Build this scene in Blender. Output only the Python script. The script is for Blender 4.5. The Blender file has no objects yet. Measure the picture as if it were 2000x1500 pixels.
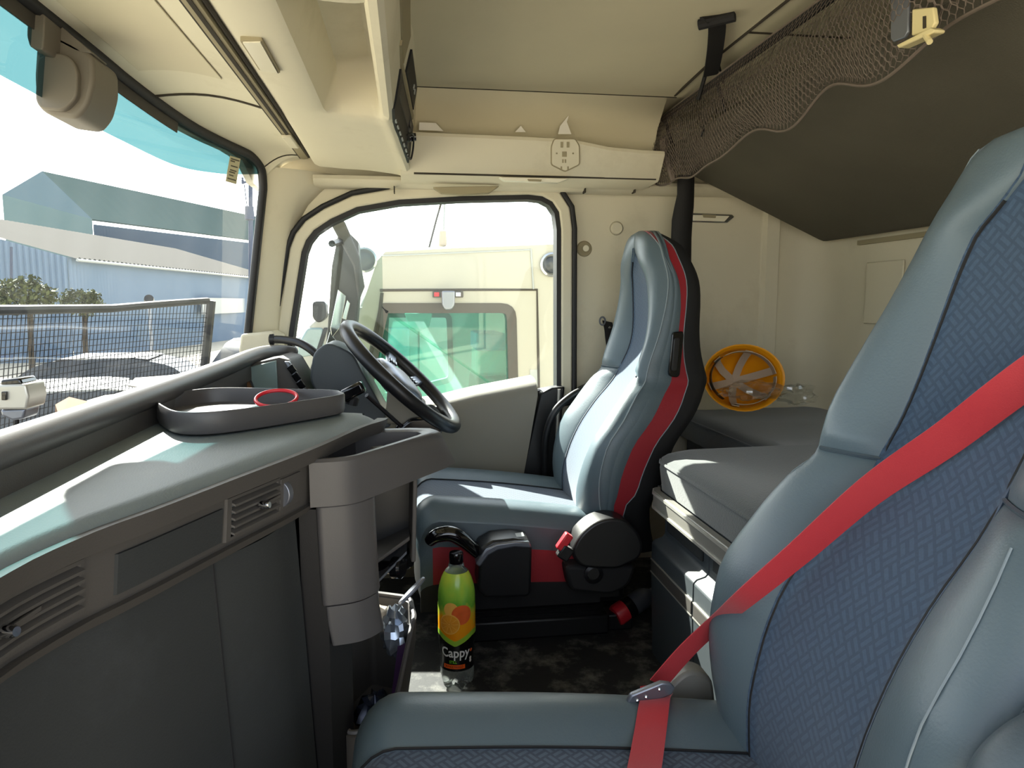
import bpy, bmesh, math, random
from mathutils import Vector, Matrix, noise
random.seed(7)
scene = bpy.context.scene
COL = scene.collection
# ------------------------------------------------------------------ camera
FPX = 1400.0                      # focal length in pixels of the 2000 px wide frame
YAW, PITCH = math.radians(8.1), math.radians(6.5)
CAM = Vector((0, 0, .95))
cam = bpy.data.cameras.new('camera')
cam.sensor_width = 36; cam.lens = FPX / 2000 * 36; cam.clip_start = .02; cam.clip_end = 400
co = bpy.data.objects.new('camera', cam); COL.objects.link(co)
co.location = CAM; co.rotation_euler = (math.pi/2 - PITCH, 0, -YAW)
scene.camera = co
# ------------------------------------------------------------------ sky, sun, exposure
SUN_DIR = Vector((-.45, 1.0, .82)).normalized()      # towards the sun
w = bpy.data.worlds.new('sky'); scene.world = w; w.use_nodes = True
nt = w.node_tree; nt.nodes.clear()
sky = nt.nodes.new('ShaderNodeTexSky'); sky.sky_type = 'NISHITA'; sky.sun_disc = False
sky.sun_elevation = math.asin(SUN_DIR.z); sky.sun_rotation = math.atan2(SUN_DIR.x, SUN_DIR.y)
sky.air_density = 1.0; sky.dust_density = 1.2; sky.ozone_density = 1.0
hs = nt.nodes.new('ShaderNodeHueSaturation'); hs.inputs['Saturation'].default_value = .38
bg = nt.nodes.new('ShaderNodeBackground'); bg.inputs['Strength'].default_value = .30
wo = nt.nodes.new('ShaderNodeOutputWorld')
nt.links.new(sky.outputs[0], hs.inputs['Color']); nt.links.new(hs.outputs[0], bg.inputs[0]); nt.links.new(bg.outputs[0], wo.inputs[0])
sl = bpy.data.lights.new('sun', 'SUN'); sl.energy = 14; sl.angle = math.radians(.55); sl.color = (1, .95, .86)
so = bpy.data.objects.new('sun', sl); COL.objects.link(so)
so.rotation_euler = SUN_DIR.to_track_quat('Z', 'Y').to_euler(); so.location = (-6, 4, 8)
scene.view_settings.view_transform = 'Standard'; scene.view_settings.look = 'None'
scene.view_settings.exposure = 1.12; scene.view_settings.gamma = 1.0
scene.view_settings.use_curve_mapping = False
# ------------------------------------------------------------------ point helpers
_F = Vector((math.sin(YAW)*math.cos(PITCH), math.cos(YAW)*math.cos(PITCH), -math.sin(PITCH)))
_R = Vector((math.cos(YAW), -math.sin(YAW), 0)); _U = _R.cross(_F)
def at(px, py, x=None, y=None, z=None):
    """survey point: where the sight line through a photo pixel meets a real plane of the cab"""
    d = _F + _R*((px-1000)/FPX) + _U*((750-py)/FPX)
    ax, v = (0, x) if x is not None else (1, y) if y is not None else (2, z)
    return CAM + d*((v-CAM[ax])/d[ax])
def lerp(a, b, t): return a + (b-a)*t
def interp(v, xs, ys):
    if v <= xs[0]: return ys[0]
    for i in range(len(xs)-1):
        if v <= xs[i+1]:
            return lerp(ys[i], ys[i+1], (v-xs[i])/(xs[i+1]-xs[i]))
    return ys[-1]
def sinterp(v, xs, ys):
    """smooth (monotone hermite) interpolation"""
    n = len(xs)
    if v <= xs[0]: return ys[0]
    if v >= xs[-1]: return ys[-1]
    i = 0
    while v > xs[i+1]: i += 1
    def sl_(k): return (ys[k+1]-ys[k])/(xs[k+1]-xs[k])
    def tg(k):
        if k == 0: return sl_(0)
        if k == n-1: return sl_(n-2)
        a, b = sl_(k-1), sl_(k)
        return 0 if a*b <= 0 else 2*a*b/(a+b)
    h = xs[i+1]-xs[i]; t = (v-xs[i])/h
    return ((2*t**3-3*t*t+1)*ys[i] + (t**3-2*t*t+t)*h*tg(i) + (-2*t**3+3*t*t)*ys[i+1] + (t**3-t*t)*h*tg(i+1))
def catmull(pts, n=8, closed=False):
    P = [Vector(p) for p in pts]; out = []; m = len(P)
    for i in range(m if closed else m-1):
        if closed: p0, p1, p2, p3 = P[i-1], P[i], P[(i+1) % m], P[(i+2) % m]
        else: p0, p1, p2, p3 = P[max(i-1, 0)], P[i], P[i+1], P[min(i+2, m-1)]
        for k in range(n):
            t = k/n
            out.append(.5*((2*p1) + (p2-p0)*t + (2*p0-5*p1+4*p2-p3)*t*t + (3*p1-p0-3*p2+p3)*t**3))
    if not closed: out.append(P[-1])
    return out
def roundpoly(pts, r, n=5):
    """2d polygon with rounded corners (r a number or one per corner)"""
    out = []; m = len(pts)
    for i in range(m):
        p = Vector(pts[i]); a = Vector(pts[i-1])-p; b = Vector(pts[(i+1) % m])-p
        rr = r[i] if isinstance(r, (list, tuple)) else r
        if rr <= 0: out.append(tuple(p)); continue
        rr = min(rr, a.length*.49, b.length*.49); A = p+a.normalized()*rr; B = p+b.normalized()*rr
        for k in range(n+1):
            t = k/n; out.append(tuple((1-t)**2*A + 2*t*(1-t)*p + t*t*B))
    return out
def offsetpoly(pts, d):
    out = []; m = len(pts)
    area = sum(pts[i][0]*pts[(i+1) % m][1]-pts[(i+1) % m][0]*pts[i][1] for i in range(m))
    s = 1 if area > 0 else -1
    for i in range(m):
        p0, p, p1 = Vector(pts[i-1]), Vector(pts[i]), Vector(pts[(i+1) % m])
        e0 = (p-p0).normalized(); e1 = (p1-p).normalized()
        n0 = Vector((e0.y, -e0.x))*s; n1 = Vector((e1.y, -e1.x))*s
        nn = (n0+n1); nn = nn.normalized() if nn.length > 1e-6 else n0
        out.append(tuple(p+nn*(d/max(.4, nn.dot(n0)))))
    return out
# ------------------------------------------------------------------ mesh builder
class MB:
    def __init__(s): s.v = []; s.f = []
    def add(s, vs, fs):
        o = len(s.v); s.v += [Vector(v) for v in vs]; s.f += [tuple(i+o for i in f) for f in fs]; return s
    def box(s, lo, hi):
        (a, b, c), (d, e, f) = lo, hi
        return s.add([(a,b,c),(d,b,c),(d,e,c),(a,e,c),(a,b,f),(d,b,f),(d,e,f),(a,e,f)],
                     [(3,2,1,0),(4,5,6,7),(0,1,5,4),(1,2,6,5),(2,3,7,6),(3,0,4,7)])
    def obox(s, c, ux, uy, uz):
        """oriented box: centre and three half-axis vectors"""
        c, ux, uy, uz = map(Vector, (c, ux, uy, uz)); vs = []
        for k in (-1, 1):
            for i, j in ((-1,-1),(1,-1),(1,1),(-1,1)): vs.append(c+ux*i+uy*j+uz*k)
        return s.add(vs, [(3,2,1,0),(4,5,6,7),(0,1,5,4),(1,2,6,5),(2,3,7,6),(3,0,4,7)])
    def grid(s, rows, closed=False):
        n = len(rows[0]); vs = [p for r in rows for p in r]; fs = []
        for i in range(len(rows)-1):
            for j in range(n if closed else n-1):
                k = (j+1) % n; fs.append((i*n+j, i*n+k, (i+1)*n+k, (i+1)*n+j))
        return s.add(vs, fs)
    def loft(s, rings, caps=True):
        n = len(rings[0]); o = len(s.v); s.grid(rings, True)
        if caps:
            s.f.append(tuple(o+j for j in range(n-1, -1, -1))); m = o+(len(rings)-1)*n
            s.f.append(tuple(m+j for j in range(n)))
        return s
    def slab(s, rows, off):
        """grid given a thickness: off is a vector or f(row, col)->vector"""
        R2 = [[Vector(p)+(off(i, j) if callable(off) else Vector(off)) for j, p in enumerate(r)] for i, r in enumerate(rows)]
        n = len(rows[0]); m = len(rows); o = len(s.v)
        s.grid(rows); s.add([p for r in R2 for p in r], [])
        q = o+n*m
        for i in range(m-1):
            for j in range(n-1): s.f.append((q+i*n+j, q+(i+1)*n+j, q+(i+1)*n+j+1, q+i*n+j+1))
        bd = [(0, j) for j in range(n)] + [(i, n-1) for i in range(1, m)] + [(m-1, j) for j in range(n-2, -1, -1)] + [(i, 0) for i in range(m-2, 0, -1)]
        for k in range(len(bd)):
            a, b = bd[k], bd[(k+1) % len(bd)]
            ia, ib = a[0]*n+a[1], b[0]*n+b[1]
            s.f.append((o+ib, o+ia, q+ia, q+ib))
        return s
    def prism(s, poly, f0, f1):
        """poly: 2d points; f0, f1 map a 2d point to the two faces"""
        n = len(poly); s_ = len(s.v)
        s.v += [Vector(f0(*p)) for p in poly] + [Vector(f1(*p)) for p in poly]
        s.f += [tuple(s_+i for i in range(n)), tuple(s_+n+i for i in range(n-1, -1, -1))]
        for i in range(n):
            k = (i+1) % n; s.f.append((s_+k, s_+i, s_+n+i, s_+n+k))
        return s
    def prism_y(s, poly, y0, y1): return s.prism(poly, lambda a, b: (a, y0, b), lambda a, b: (a, y1, b))
    def prism_z(s, poly, z0, z1): return s.prism(poly, lambda a, b: (a, b, z0), lambda a, b: (a, b, z1))
    def prism_x(s, poly, x0, x1): return s.prism(poly, lambda a, b: (x0, a, b), lambda a, b: (x1, a, b))
    def ring(s, P, Q, f0, f1):
        """frame between two 2d outlines of equal count, from face f0 to face f1"""
        n = len(P); o = len(s.v)
        s.v += [Vector(f0(*p)) for p in P]+[Vector(f0(*p)) for p in Q]+[Vector(f1(*p)) for p in P]+[Vector(f1(*p)) for p in Q]
        for i in range(n):
            k = (i+1) % n
            s.f += [(o+i,o+k,o+n+k,o+n+i), (o+2*n+k,o+2*n+i,o+3*n+i,o+3*n+k), (o+k,o+i,o+2*n+i,o+2*n+k), (o+n+i,o+n+k,o+3*n+k,o+3*n+i)]
        return s
    def tube(s, path, r, n=8, closed=False, caps=True, flat=1.0, up=None):
        P = [Vector(p) for p in path]; m = len(P); rings = []; nrm = None
        for i, p in enumerate(P):
            if closed: t = P[(i+1) % m]-P[i-1]
            else: t = P[min(i+1, m-1)]-P[max(i-1, 0)]
            t = t.normalized() if t.length > 1e-9 else Vector((0,0,1))
            if up is not None: nrm = Vector(up)
            elif nrm is None: nrm = Vector((0,0,1)) if abs(t.z) < .9 else Vector((1,0,0))
            nrm = (nrm - t*nrm.dot(t)).normalized(); b = t.cross(nrm)
            rr = r(i/(m-1)) if callable(r) else r
            rings.append([p+(nrm*math.cos(a)*flat+b*math.sin(a))*rr for a in [2*math.pi*k/n for k in range(n)]])
        if closed: rings.append(rings[0]); return s.loft(rings, False)
        return s.loft(rings, caps)
    def lathe(s, prof, c=(0,0,0), axis=(0,0,1), n=24, a0=0, a1=2*math.pi, caps=False):
        c = Vector(c); ax = Vector(axis).normalized(); q = Vector((1,0,0)) if abs(ax.x) < .9 else Vector((0,1,0))
        u = (q-ax*q.dot(ax)).normalized(); v = ax.cross(u); full = abs(a1-a0-2*math.pi) < 1e-6
        k_ = n if full else n+1
        rows = [[c+ax*h+(u*math.cos(a0+(a1-a0)*k/n)+v*math.sin(a0+(a1-a0)*k/n))*r for k in range(k_)] for r, h in prof]
        s.grid(rows, full)
        if caps:
            o = len(s.v)-len(rows)*k_; s.f.append(tuple(o+j for j in range(k_-1, -1, -1))); s.f.append(tuple(len(s.v)-k_+j for j in range(k_)))
        return s
    def ribbon(s, path, wid, side, th=.0015):
        """strap: side(i) gives the width direction at every path point"""
        P = [Vector(p) for p in path]; rows = []
        for i, p in enumerate(P):
            sd = Vector(side(i/(len(P)-1)) if callable(side) else side).normalized()
            t = (P[min(i+1, len(P)-1)]-P[max(i-1, 0)]).normalized(); nn = sd.cross(t).normalized()*th/2
            ww = (wid(i/(len(P)-1)) if callable(wid) else wid)/2
            rows.append([p-sd*ww-nn, p+sd*ww-nn, p+sd*ww+nn, p-sd*ww+nn])
        return s.loft(rows)
    def build(s, name, mat, parent=None, smooth=35, bevel=0, seg=2, label=None, kind=None, merge=True):
        me = bpy.data.meshes.new(name)
        lo = Vector((min(v.x for v in s.v), min(v.y for v in s.v), min(v.z for v in s.v)))
        hi = Vector((max(v.x for v in s.v), max(v.y for v in s.v), max(v.z for v in s.v)))
        c = Vector(((lo.x+hi.x)/2, (lo.y+hi.y)/2, lo.z))
        me.from_pydata([v-c for v in s.v], [], s.f)
        bm = bmesh.new(); bm.from_mesh(me)
        if merge: bmesh.ops.remove_doubles(bm, verts=bm.verts, dist=1e-5)
        bmesh.ops.recalc_face_normals(bm, faces=bm.faces)
        bm.to_mesh(me); bm.free(); me.update()
        if smooth:
            for p in me.polygons: p.use_smooth = True
            me.set_sharp_from_angle(angle=math.radians(smooth))
        me.materials.append(M[mat] if isinstance(mat, str) else mat)
        o = bpy.data.objects.new(name, me); COL.objects.link(o)
        o['_w'] = tuple(c)
        place(o, c, parent)
        if bevel:
            b = o.modifiers.new('bevel', 'BEVEL'); b.width = bevel; b.segments = seg; b.limit_method = 'ANGLE'; b.angle_limit = math.radians(40)
        if label: o['label'] = label
        if kind: o['kind'] = kind
        return o
WLOC = {}
def place(o, c, parent):
    WLOC[o.name] = Vector(c)
    if parent is not None:
        o.parent = parent; o.location = Vector(c)-WLOC[parent.name]
    else: o.location = c
    if '_w' in o: del o['_w']
def thing(name, loc, label=None, cat=None, group=None, kind=None):
    o = bpy.data.objects.new(name, None); COL.objects.link(o); o.empty_display_size = .05
    place(o, Vector(loc), None); tag(o, label, cat, group, kind); return o
def tag(o, label=None, cat=None, group=None, kind=None):
    if label: o['label'] = label
    if cat: o['category'] = cat
    if group: o['group'] = group
    if kind: o['kind'] = kind
    return o
def textmesh(body, size, fn, mat, parent, name='lettering', bold=0, shear=0, label=None, align='LEFT', space=1.0):
    """flat lettering; fn maps (u, v) on the text plane to a point"""
    cu = bpy.data.curves.new('t', 'FONT'); cu.body = body; cu.size = size; cu.offset = bold; cu.shear = shear
    cu.align_x = align; cu.space_character = space; cu.resolution_u = 3; cu.fill_mode = 'FRONT'
    ob = bpy.data.objects.new('t', cu); COL.objects.link(ob)
    dg = bpy.context.evaluated_depsgraph_get(); dg.update()
    me = bpy.data.meshes.new_from_object(ob.evaluated_get(dg))
    mb = MB(); mb.add([fn(v.co.x, v.co.y) for v in me.vertices], [tuple(p.vertices) for p in me.polygons])
    bpy.data.objects.remove(ob); bpy.data.curves.remove(cu); bpy.data.meshes.remove(me)
    return mb.build(name, mat, parent, smooth=0, label=label, merge=False)
# ------------------------------------------------------------------ materials
M = {}
def srgb(r, g, b):
    f = lambda c: (c/255/12.92) if c/255 <= .04045 else ((c/255+.055)/1.055)**2.4
    return (f(r), f(g), f(b), 1)
def mat(name, col, rough=.6, metal=0, spec=.5, var=.08, vscale=6, bump=0, bscale=200, coat=0, sheen=0, trans=0, ior=1.45, dirt=None, alpha=1):
    m = bpy.data.materials.new(name); m.use_nodes = True; n = m.node_tree; L = n.links
    p = n.nodes['Principled BSDF']; c = srgb(*col)
    tc = n.nodes.new('ShaderNodeTexCoord')
    nz = n.nodes.new('ShaderNodeTexNoise'); nz.inputs['Scale'].default_value = vscale; nz.inputs['Detail'].default_value = 4
    L.new(tc.outputs['Object'], nz.inputs['Vector'])
    mx = n.nodes.new('ShaderNodeMix'); mx.data_type = 'RGBA'
    mx.inputs['A'].default_value = tuple(min(1, k*(1-var)) for k in c[:3])+(1,)
    mx.inputs['B'].default_value = tuple(min(1, k*(1+var)) for k in c[:3])+(1,)
    L.new(nz.outputs['Fac'], mx.inputs['Factor']); last = mx.outputs['Result']
    if dirt:
        dcol, dsc, lo, hi, amt = dirt
        dz = n.nodes.new('ShaderNodeTexNoise'); dz.inputs['Scale'].default_value = dsc; dz.inputs['Detail'].default_value = 8; dz.inputs['Roughness'].default_value = .7
        L.new(tc.outputs['Object'], dz.inputs['Vector'])
        mr = n.nodes.new('ShaderNodeMapRange'); mr.inputs['From Min'].default_value = lo; mr.inputs['From Max'].default_value = hi; mr.inputs['To Max'].default_value = amt
        L.new(dz.outputs['Fac'], mr.inputs['Value'])
        m2 = n.nodes.new('ShaderNodeMix'); m2.data_type = 'RGBA'; m2.inputs['B'].default_value = srgb(*dcol)
        L.new(mr.outputs[0], m2.inputs['Factor']); L.new(last, m2.inputs['A']); last = m2.outputs['Result']
    L.new(last, p.inputs['Base Color'])
    p.inputs['Roughness'].default_value = rough; p.inputs['Metallic'].default_value = metal
    p.inputs['Specular IOR Level'].default_value = spec; p.inputs['IOR'].default_value = ior
    p.inputs['Coat Weight'].default_value = coat; p.inputs['Sheen Weight'].default_value = sheen
    p.inputs['Transmission Weight'].default_value = trans; p.inputs['Alpha'].default_value = alpha
    if bump:
        bz = n.nodes.new('ShaderNodeTexNoise'); bz.inputs['Scale'].default_value = bscale; bz.inputs['Detail'].default_value = 3
        L.new(tc.outputs['Object'], bz.inputs['Vector'])
        bp = n.nodes.new('ShaderNodeBump'); bp.inputs['Strength'].default_value = bump; bp.inputs['Distance'].default_value = .002
        L.new(bz.outputs['Fac'], bp.inputs['Height']); L.new(bp.outputs[0], p.inputs['Normal'])
    M[name] = m; return m
def thin_glass(name, tint=(1, 1, 1), refl=.06, haze=0, hazecol=(.9, .95, 1), streak=False):
    """thin sheet: tinted see-through, a faint mirror image, a little dust that catches light"""
    m = bpy.data.materials.new(name); m.use_nodes = True; n = m.node_tree; L = n.links; n.nodes.clear()
    out = n.nodes.new('ShaderNodeOutputMaterial'); tr = n.nodes.new('ShaderNodeBsdfTransparent'); tr.inputs[0].default_value = (*tint, 1)
    gl = n.nodes.new('ShaderNodeBsdfGlossy'); gl.inputs['Roughness'].default_value = .02
    fr = n.nodes.new('ShaderNodeFresnel'); fr.inputs['IOR'].default_value = 1.3
    mm = n.nodes.new('ShaderNodeMath'); mm.operation = 'MULTIPLY_ADD'; mm.inputs[1].default_value = .06; mm.inputs[2].default_value = refl*.3; mm.use_clamp = True
    L.new(fr.outputs[0], mm.inputs[0])
    mx = n.nodes.new('ShaderNodeMixShader'); L.new(mm.outputs[0], mx.inputs[0]); L.new(tr.outputs[0], mx.inputs[1]); L.new(gl.outputs[0], mx.inputs[2])
    last = mx.outputs[0]
    if haze:
        df = n.nodes.new('ShaderNodeBsdfTranslucent'); df.inputs[0].default_value = (*hazecol, 1)
        h = n.nodes.new('ShaderNodeMixShader'); h.inputs[0].default_value = haze
        tc = n.nodes.new('ShaderNodeTexCoord'); nz = n.nodes.new('ShaderNodeTexNoise'); nz.inputs['Scale'].default_value = 3.0; nz.inputs['Detail'].default_value = 6
        mp = n.nodes.new('ShaderNodeMapping'); mp.inputs['Rotation'].default_value = (math.radians(35), 0, 0)
        mp.inputs['Scale'].default_value = (1, 3.5, .5) if streak else (1, 1, 1)
        L.new(tc.outputs['Object'], mp.inputs[0]); L.new(mp.outputs[0], nz.inputs['Vector'])
        mr = n.nodes.new('ShaderNodeMapRange'); mr.inputs['From Min'].default_value = .35; mr.inputs['From Max'].default_value = .75; mr.inputs['To Min'].default_value = haze*.5; mr.inputs['To Max'].default_value = haze*2.2
        L.new(nz.outputs['Fac'], mr.inputs['Value']); L.new(mr.outputs[0], h.inputs[0])
        L.new(last, h.inputs[1]); L.new(df.outputs[0], h.inputs[2]); last = h.outputs[0]
    L.new(last, out.inputs['Surface']); M[name] = m; return m
def weave(name, base, dark, ax, scale=26, rough=.85):
    """seat cloth: basket weave of paired dashes in the plane of the two given axes"""
    m = bpy.data.materials.new(name); m.use_nodes = True; n = m.node_tree; L = n.links; p = n.nodes['Principled BSDF']
    tc = n.nodes.new('ShaderNodeTexCoord'); sp = n.nodes.new('ShaderNodeSeparateXYZ'); L.new(tc.outputs['Object'], sp.inputs[0])
    def math_(op, a, b=None, c=None):
        k = n.nodes.new('ShaderNodeMath'); k.operation = op
        for i, q in enumerate((a, b, c)):
            if q is None: continue
            if hasattr(q, 'is_linked'): L.new(q, k.inputs[i])
            else: k.inputs[i].default_value = q
        return k.outputs[0]
    a0 = math_('MULTIPLY', sp.outputs[ax[0]], scale); b0 = math_('MULTIPLY', sp.outputs[ax[1]], scale)
    u = math_('ADD', math_('MULTIPLY', a0, .8), math_('MULTIPLY', b0, .6)); v = math_('SUBTRACT', math_('MULTIPLY', b0, .8), math_('MULTIPLY', a0, .6))
    chk = math_('FLOORED_MODULO', math_('ADD', math_('FLOOR', u), math_('FLOOR', v)), 2.0)
    fu = math_('FRACT', u); fv = math_('FRACT', v)
    def dash(s_, t_):
        st = math_('GREATER_THAN', math_('PINGPONG', math_('MULTIPLY', s_, 2.0), .5), .24)
        en = math_('MULTIPLY', math_('GREATER_THAN', t_, .08), math_('LESS_THAN', t_, .92))
        return math_('MULTIPLY', st, en)
    d = math_('ADD', math_('MULTIPLY', chk, dash(fu, fv)), math_('MULTIPLY', math_('SUBTRACT', 1.0, chk), dash(fv, fu)))
    nz = n.nodes.new('ShaderNodeTexNoise'); nz.inputs['Scale'].default_value = 260; L.new(tc.outputs['Object'], nz.inputs['Vector'])
    mx = n.nodes.new('ShaderNodeMix'); mx.data_type = 'RGBA'; mx.inputs['A'].default_value = srgb(*dark); mx.inputs['B'].default_value = srgb(*base)
    L.new(d, mx.inputs['Factor'])
    m2 = n.nodes.new('ShaderNodeMix'); m2.data_type = 'RGBA'; m2.blend_type = 'MULTIPLY'; m2.inputs['Factor'].default_value = .5
    L.new(mx.outputs['Result'], m2.inputs['A']); L.new(nz.outputs['Color'], m2.inputs['B'])
    mr = n.nodes.new('ShaderNodeMapRange'); mr.inputs['To Min'].default_value = .6; mr.inputs['To Max'].default_value = 1.3; L.new(nz.outputs['Fac'], mr.inputs['Value'])
    L.new(mr.outputs[0], m2.inputs['B']); L.new(m2.outputs['Result'], p.inputs['Base Color'])
    p.inputs['Roughness'].default_value = rough; p.inputs['Sheen Weight'].default_value = .25; p.inputs['Specular IOR Level'].default_value = .25
    bp = n.nodes.new('ShaderNodeBump'); bp.inputs['Strength'].default_value = .35; bp.inputs['Distance'].default_value = .001
    L.new(d, bp.inputs['Height']); L.new(bp.outputs[0], p.inputs['Normal']); M[name] = m
mat('beige', (212, 205, 182), .62, bump=.06, bscale=350, var=.04, spec=.35, dirt=((150, 138, 108), 3, .55, .8, .35))
mat('beige_cloth', (199, 191, 164), .9, bump=.12, bscale=700, var=.05, spec=.2)
mat('beige_dark', (150, 140, 112), .7, var=.05)
mat('groove', (52, 46, 36), .8)
mat('black_rubber', (26, 25, 26), .55, var=.1)
mat('black_plastic', (24, 24, 26), .38, var=.1, bump=.05, bscale=500)
mat('gloss_black', (10, 10, 12), .12, var=.02, coat=.4)
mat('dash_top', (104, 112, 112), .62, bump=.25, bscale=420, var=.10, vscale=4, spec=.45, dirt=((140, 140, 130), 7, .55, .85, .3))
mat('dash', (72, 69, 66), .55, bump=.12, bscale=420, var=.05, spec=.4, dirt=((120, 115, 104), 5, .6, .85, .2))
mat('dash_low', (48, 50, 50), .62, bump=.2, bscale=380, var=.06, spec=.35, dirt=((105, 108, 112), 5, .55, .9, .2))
mat('pod', (72, 70, 70), .42, bump=.06, bscale=420, var=.04, spec=.5)
mat('grey_panel', (124, 120, 109), .6, bump=.15, bscale=380, var=.04)
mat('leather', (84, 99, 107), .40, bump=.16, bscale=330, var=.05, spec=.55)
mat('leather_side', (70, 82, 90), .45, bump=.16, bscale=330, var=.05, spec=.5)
mat('red_panel', (142, 24, 36), .6, bump=.2, bscale=400, var=.06, sheen=.15)
mat('red_belt', (172, 38, 48), .62, var=.04, bump=.25, bscale=800, sheen=.2)
mat('shell_black', (24, 24, 26), .7, bump=.1, bscale=300)
mat('stitch', (128, 140, 146), .7)
mat('radio_black', (26, 26, 28), .55, spec=.25, var=.05)
weave('weave_back', (62, 82, 104), (53, 71, 92), (1, 2), 52)
weave('weave_seat', (72, 88, 106), (50, 62, 80), (0, 1), 55)
weave('rib_pale', (150, 148, 140), (96, 96, 94), (1, 2), 60)
mat('floor_mat', (34, 35, 37), .75, bump=.3, bscale=90, var=.25, dirt=((168, 166, 158), 11, .50, .78, .55))
mat('chrome', (210, 212, 215), .15, 1, var=.01)
mat('metal_grey', (128, 132, 142), .35, .7, var=.04)
mat('alu', (186, 184, 176), .4, .6, var=.04)
mat('mattress', (74, 78, 78), .95, bump=.5, bscale=260, var=.15, sheen=.3, dirt=((30, 32, 34), 60, .6, .75, .5))
mat('bunk_under', (88, 84, 72), .9, bump=.6, bscale=420, var=.12)
mat('net', (104, 93, 84), .75, var=.1)
mat('strap', (22, 21, 22), .7, bump=.3, bscale=600)
mat('cabinet_dark', (62, 68, 72), .5, bump=.1, bscale=380, var=.05)
mat('cabinet_trim', (112, 110, 104), .45, var=.05)
mat('yellow', (236, 158, 20), .4, var=.05)
mat('hat_web', (186, 170, 150), .7)
mat('brown_card', (112, 78, 46), .8, var=.15)
mat('purple', (58, 34, 70), .5)
mat('paper', (226, 222, 212), .85, var=.03)
mat('red_plastic', (206, 40, 52), .35, var=.03)
mat('lamp_lens', (232, 226, 204), .25, spec=.6, var=.02)
mat('cream', (214, 200, 150), .5, var=.05)
mat('white_paint', (148, 146, 136), .35, var=.02, coat=.3)
mat('white_grey', (150, 154, 154), .5, var=.04)
mat('dark_trim', (62, 58, 52), .6, var=.2, vscale=40)
mat('mirror_black', (40, 41, 38), .5, var=.05)
mat('mirror_glass', (190, 196, 192), .05, 1, var=.01)
mat('blue_wall', (114, 131, 150), .9, spec=.1, var=.04, vscale=1)
mat('tall_roof', (58, 72, 73), 1.0, spec=.0, var=.06, vscale=.3)
mat('beige_mid', (198, 189, 163), .62, bump=.06, bscale=350, var=.04)
mat('roof_sheet', (104, 101, 96), .95, spec=.05, var=.04, vscale=1)
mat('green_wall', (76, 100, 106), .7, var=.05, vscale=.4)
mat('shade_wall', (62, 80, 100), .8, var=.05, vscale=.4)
mat('foliage', (64, 72, 38), .8, var=.4, vscale=12)
mat('ground', (188, 178, 158), .95, var=.12, vscale=.6, dirt=((150, 142, 126), 1.5, .5, .8, .5))
mat('pole_grey', (70, 78, 96), .8)
mat('bark', (46, 40, 32), .9)
mat('car_dark', (48, 52, 58), .3)
mat('car_white', (150, 150, 146), .3)
mat('guard_black', (24, 25, 28), .55)
thin_glass('glass', (.93, .98, .97), .04, haze=.004, streak=True)
thin_glass('glass_side', (.95, .985, .97), .06, haze=.002)
thin_glass('glass_green', (.50, .86, .76), .10, haze=.05)
thin_glass('sun_tint', (.035, .088, .092), .08, haze=.006, hazecol=(.5, .85, .85))
thin_glass('deflector', (.70, .76, .72), .05)
thin_glass('wrap', (.97, .98, .98), .5, haze=.05)
# ================================================================== THE CAB SHELL
YW = 2.5                                   # inner face of the driver-side wall
XB = 1.5                                   # inner face of the back wall
ZC = 1.60                                  # ceiling
def S(o, label, cat=None): return tag(o, label, cat, kind='structure')
# floor
f = MB().box((-.75, -.12, -.05), (XB, YW+.05, 0)).build('floor', 'floor_mat', smooth=0)
S(f, 'black rubber cab floor mat scuffed with pale dust', 'floor')
# door window outline (x, z) on the driver wall, traced on y = YW
GL = [at(px, py, y=YW) for px, py in [(556,790),(575,640),(598,495),(606,474),(620,456),(650,436),(700,413),(780,399),(900,392),(1030,389),(1055,392),(1072,401),(1083,418),(1087,450),(1087,757),(980,777),(860,800),(700,830),(580,840)]]
GL = [(p.x, p.z) for p in GL]
def ringof(a, b): return offsetpoly(GL, a), offsetpoly(GL, b)
P66 = offsetpoly(GL, .064)
# driver-side wall with the window opening: triangulated sheet with a hole, given thickness
def holed_sheet(outer, hole, f0, f1):
    bm = bmesh.new(); ed = []
    for poly in (outer, hole):
        vs = [bm.verts.new((a, b, 0)) for a, b in poly]
        ed += [bm.edges.new((vs[i], vs[(i+1) % len(vs)])) for i in range(len(vs))]
    bmesh.ops.triangle_fill(bm, use_beauty=True, edges=ed)
    bm.verts.index_update(); V = [tuple(v.co)[:2] for v in bm.verts]; F = [tuple(v.index for v in q.verts) for q in bm.faces]; bm.free()
    mb = MB(); mb.add([f0(*p) for p in V], F); mb.add([f1(*p) for p in V], [t[::-1] for t in F])
    for poly in (outer, hole):
        for i in range(len(poly)):
            a, b = poly[i], poly[(i+1) % len(poly)]; mb.add([f0(*a), f0(*b), f1(*b), f1(*a)], [(0, 1, 2, 3)])
    return mb
outer = [(-.56, 0), (1.30, 0), (1.30, 1.62), (-.405, 1.62), (-.415, 1.36), (-.43, 1.30), (-.50, .80), (-.53, .55)]
wd = holed_sheet(outer, P66, lambda a, b: (a, YW, b), lambda a, b: (a, YW+.06, b)).build('wall_driver', 'beige', smooth=0)
S(wd, 'beige moulded trim wall around the driver door window', 'wall')
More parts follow.
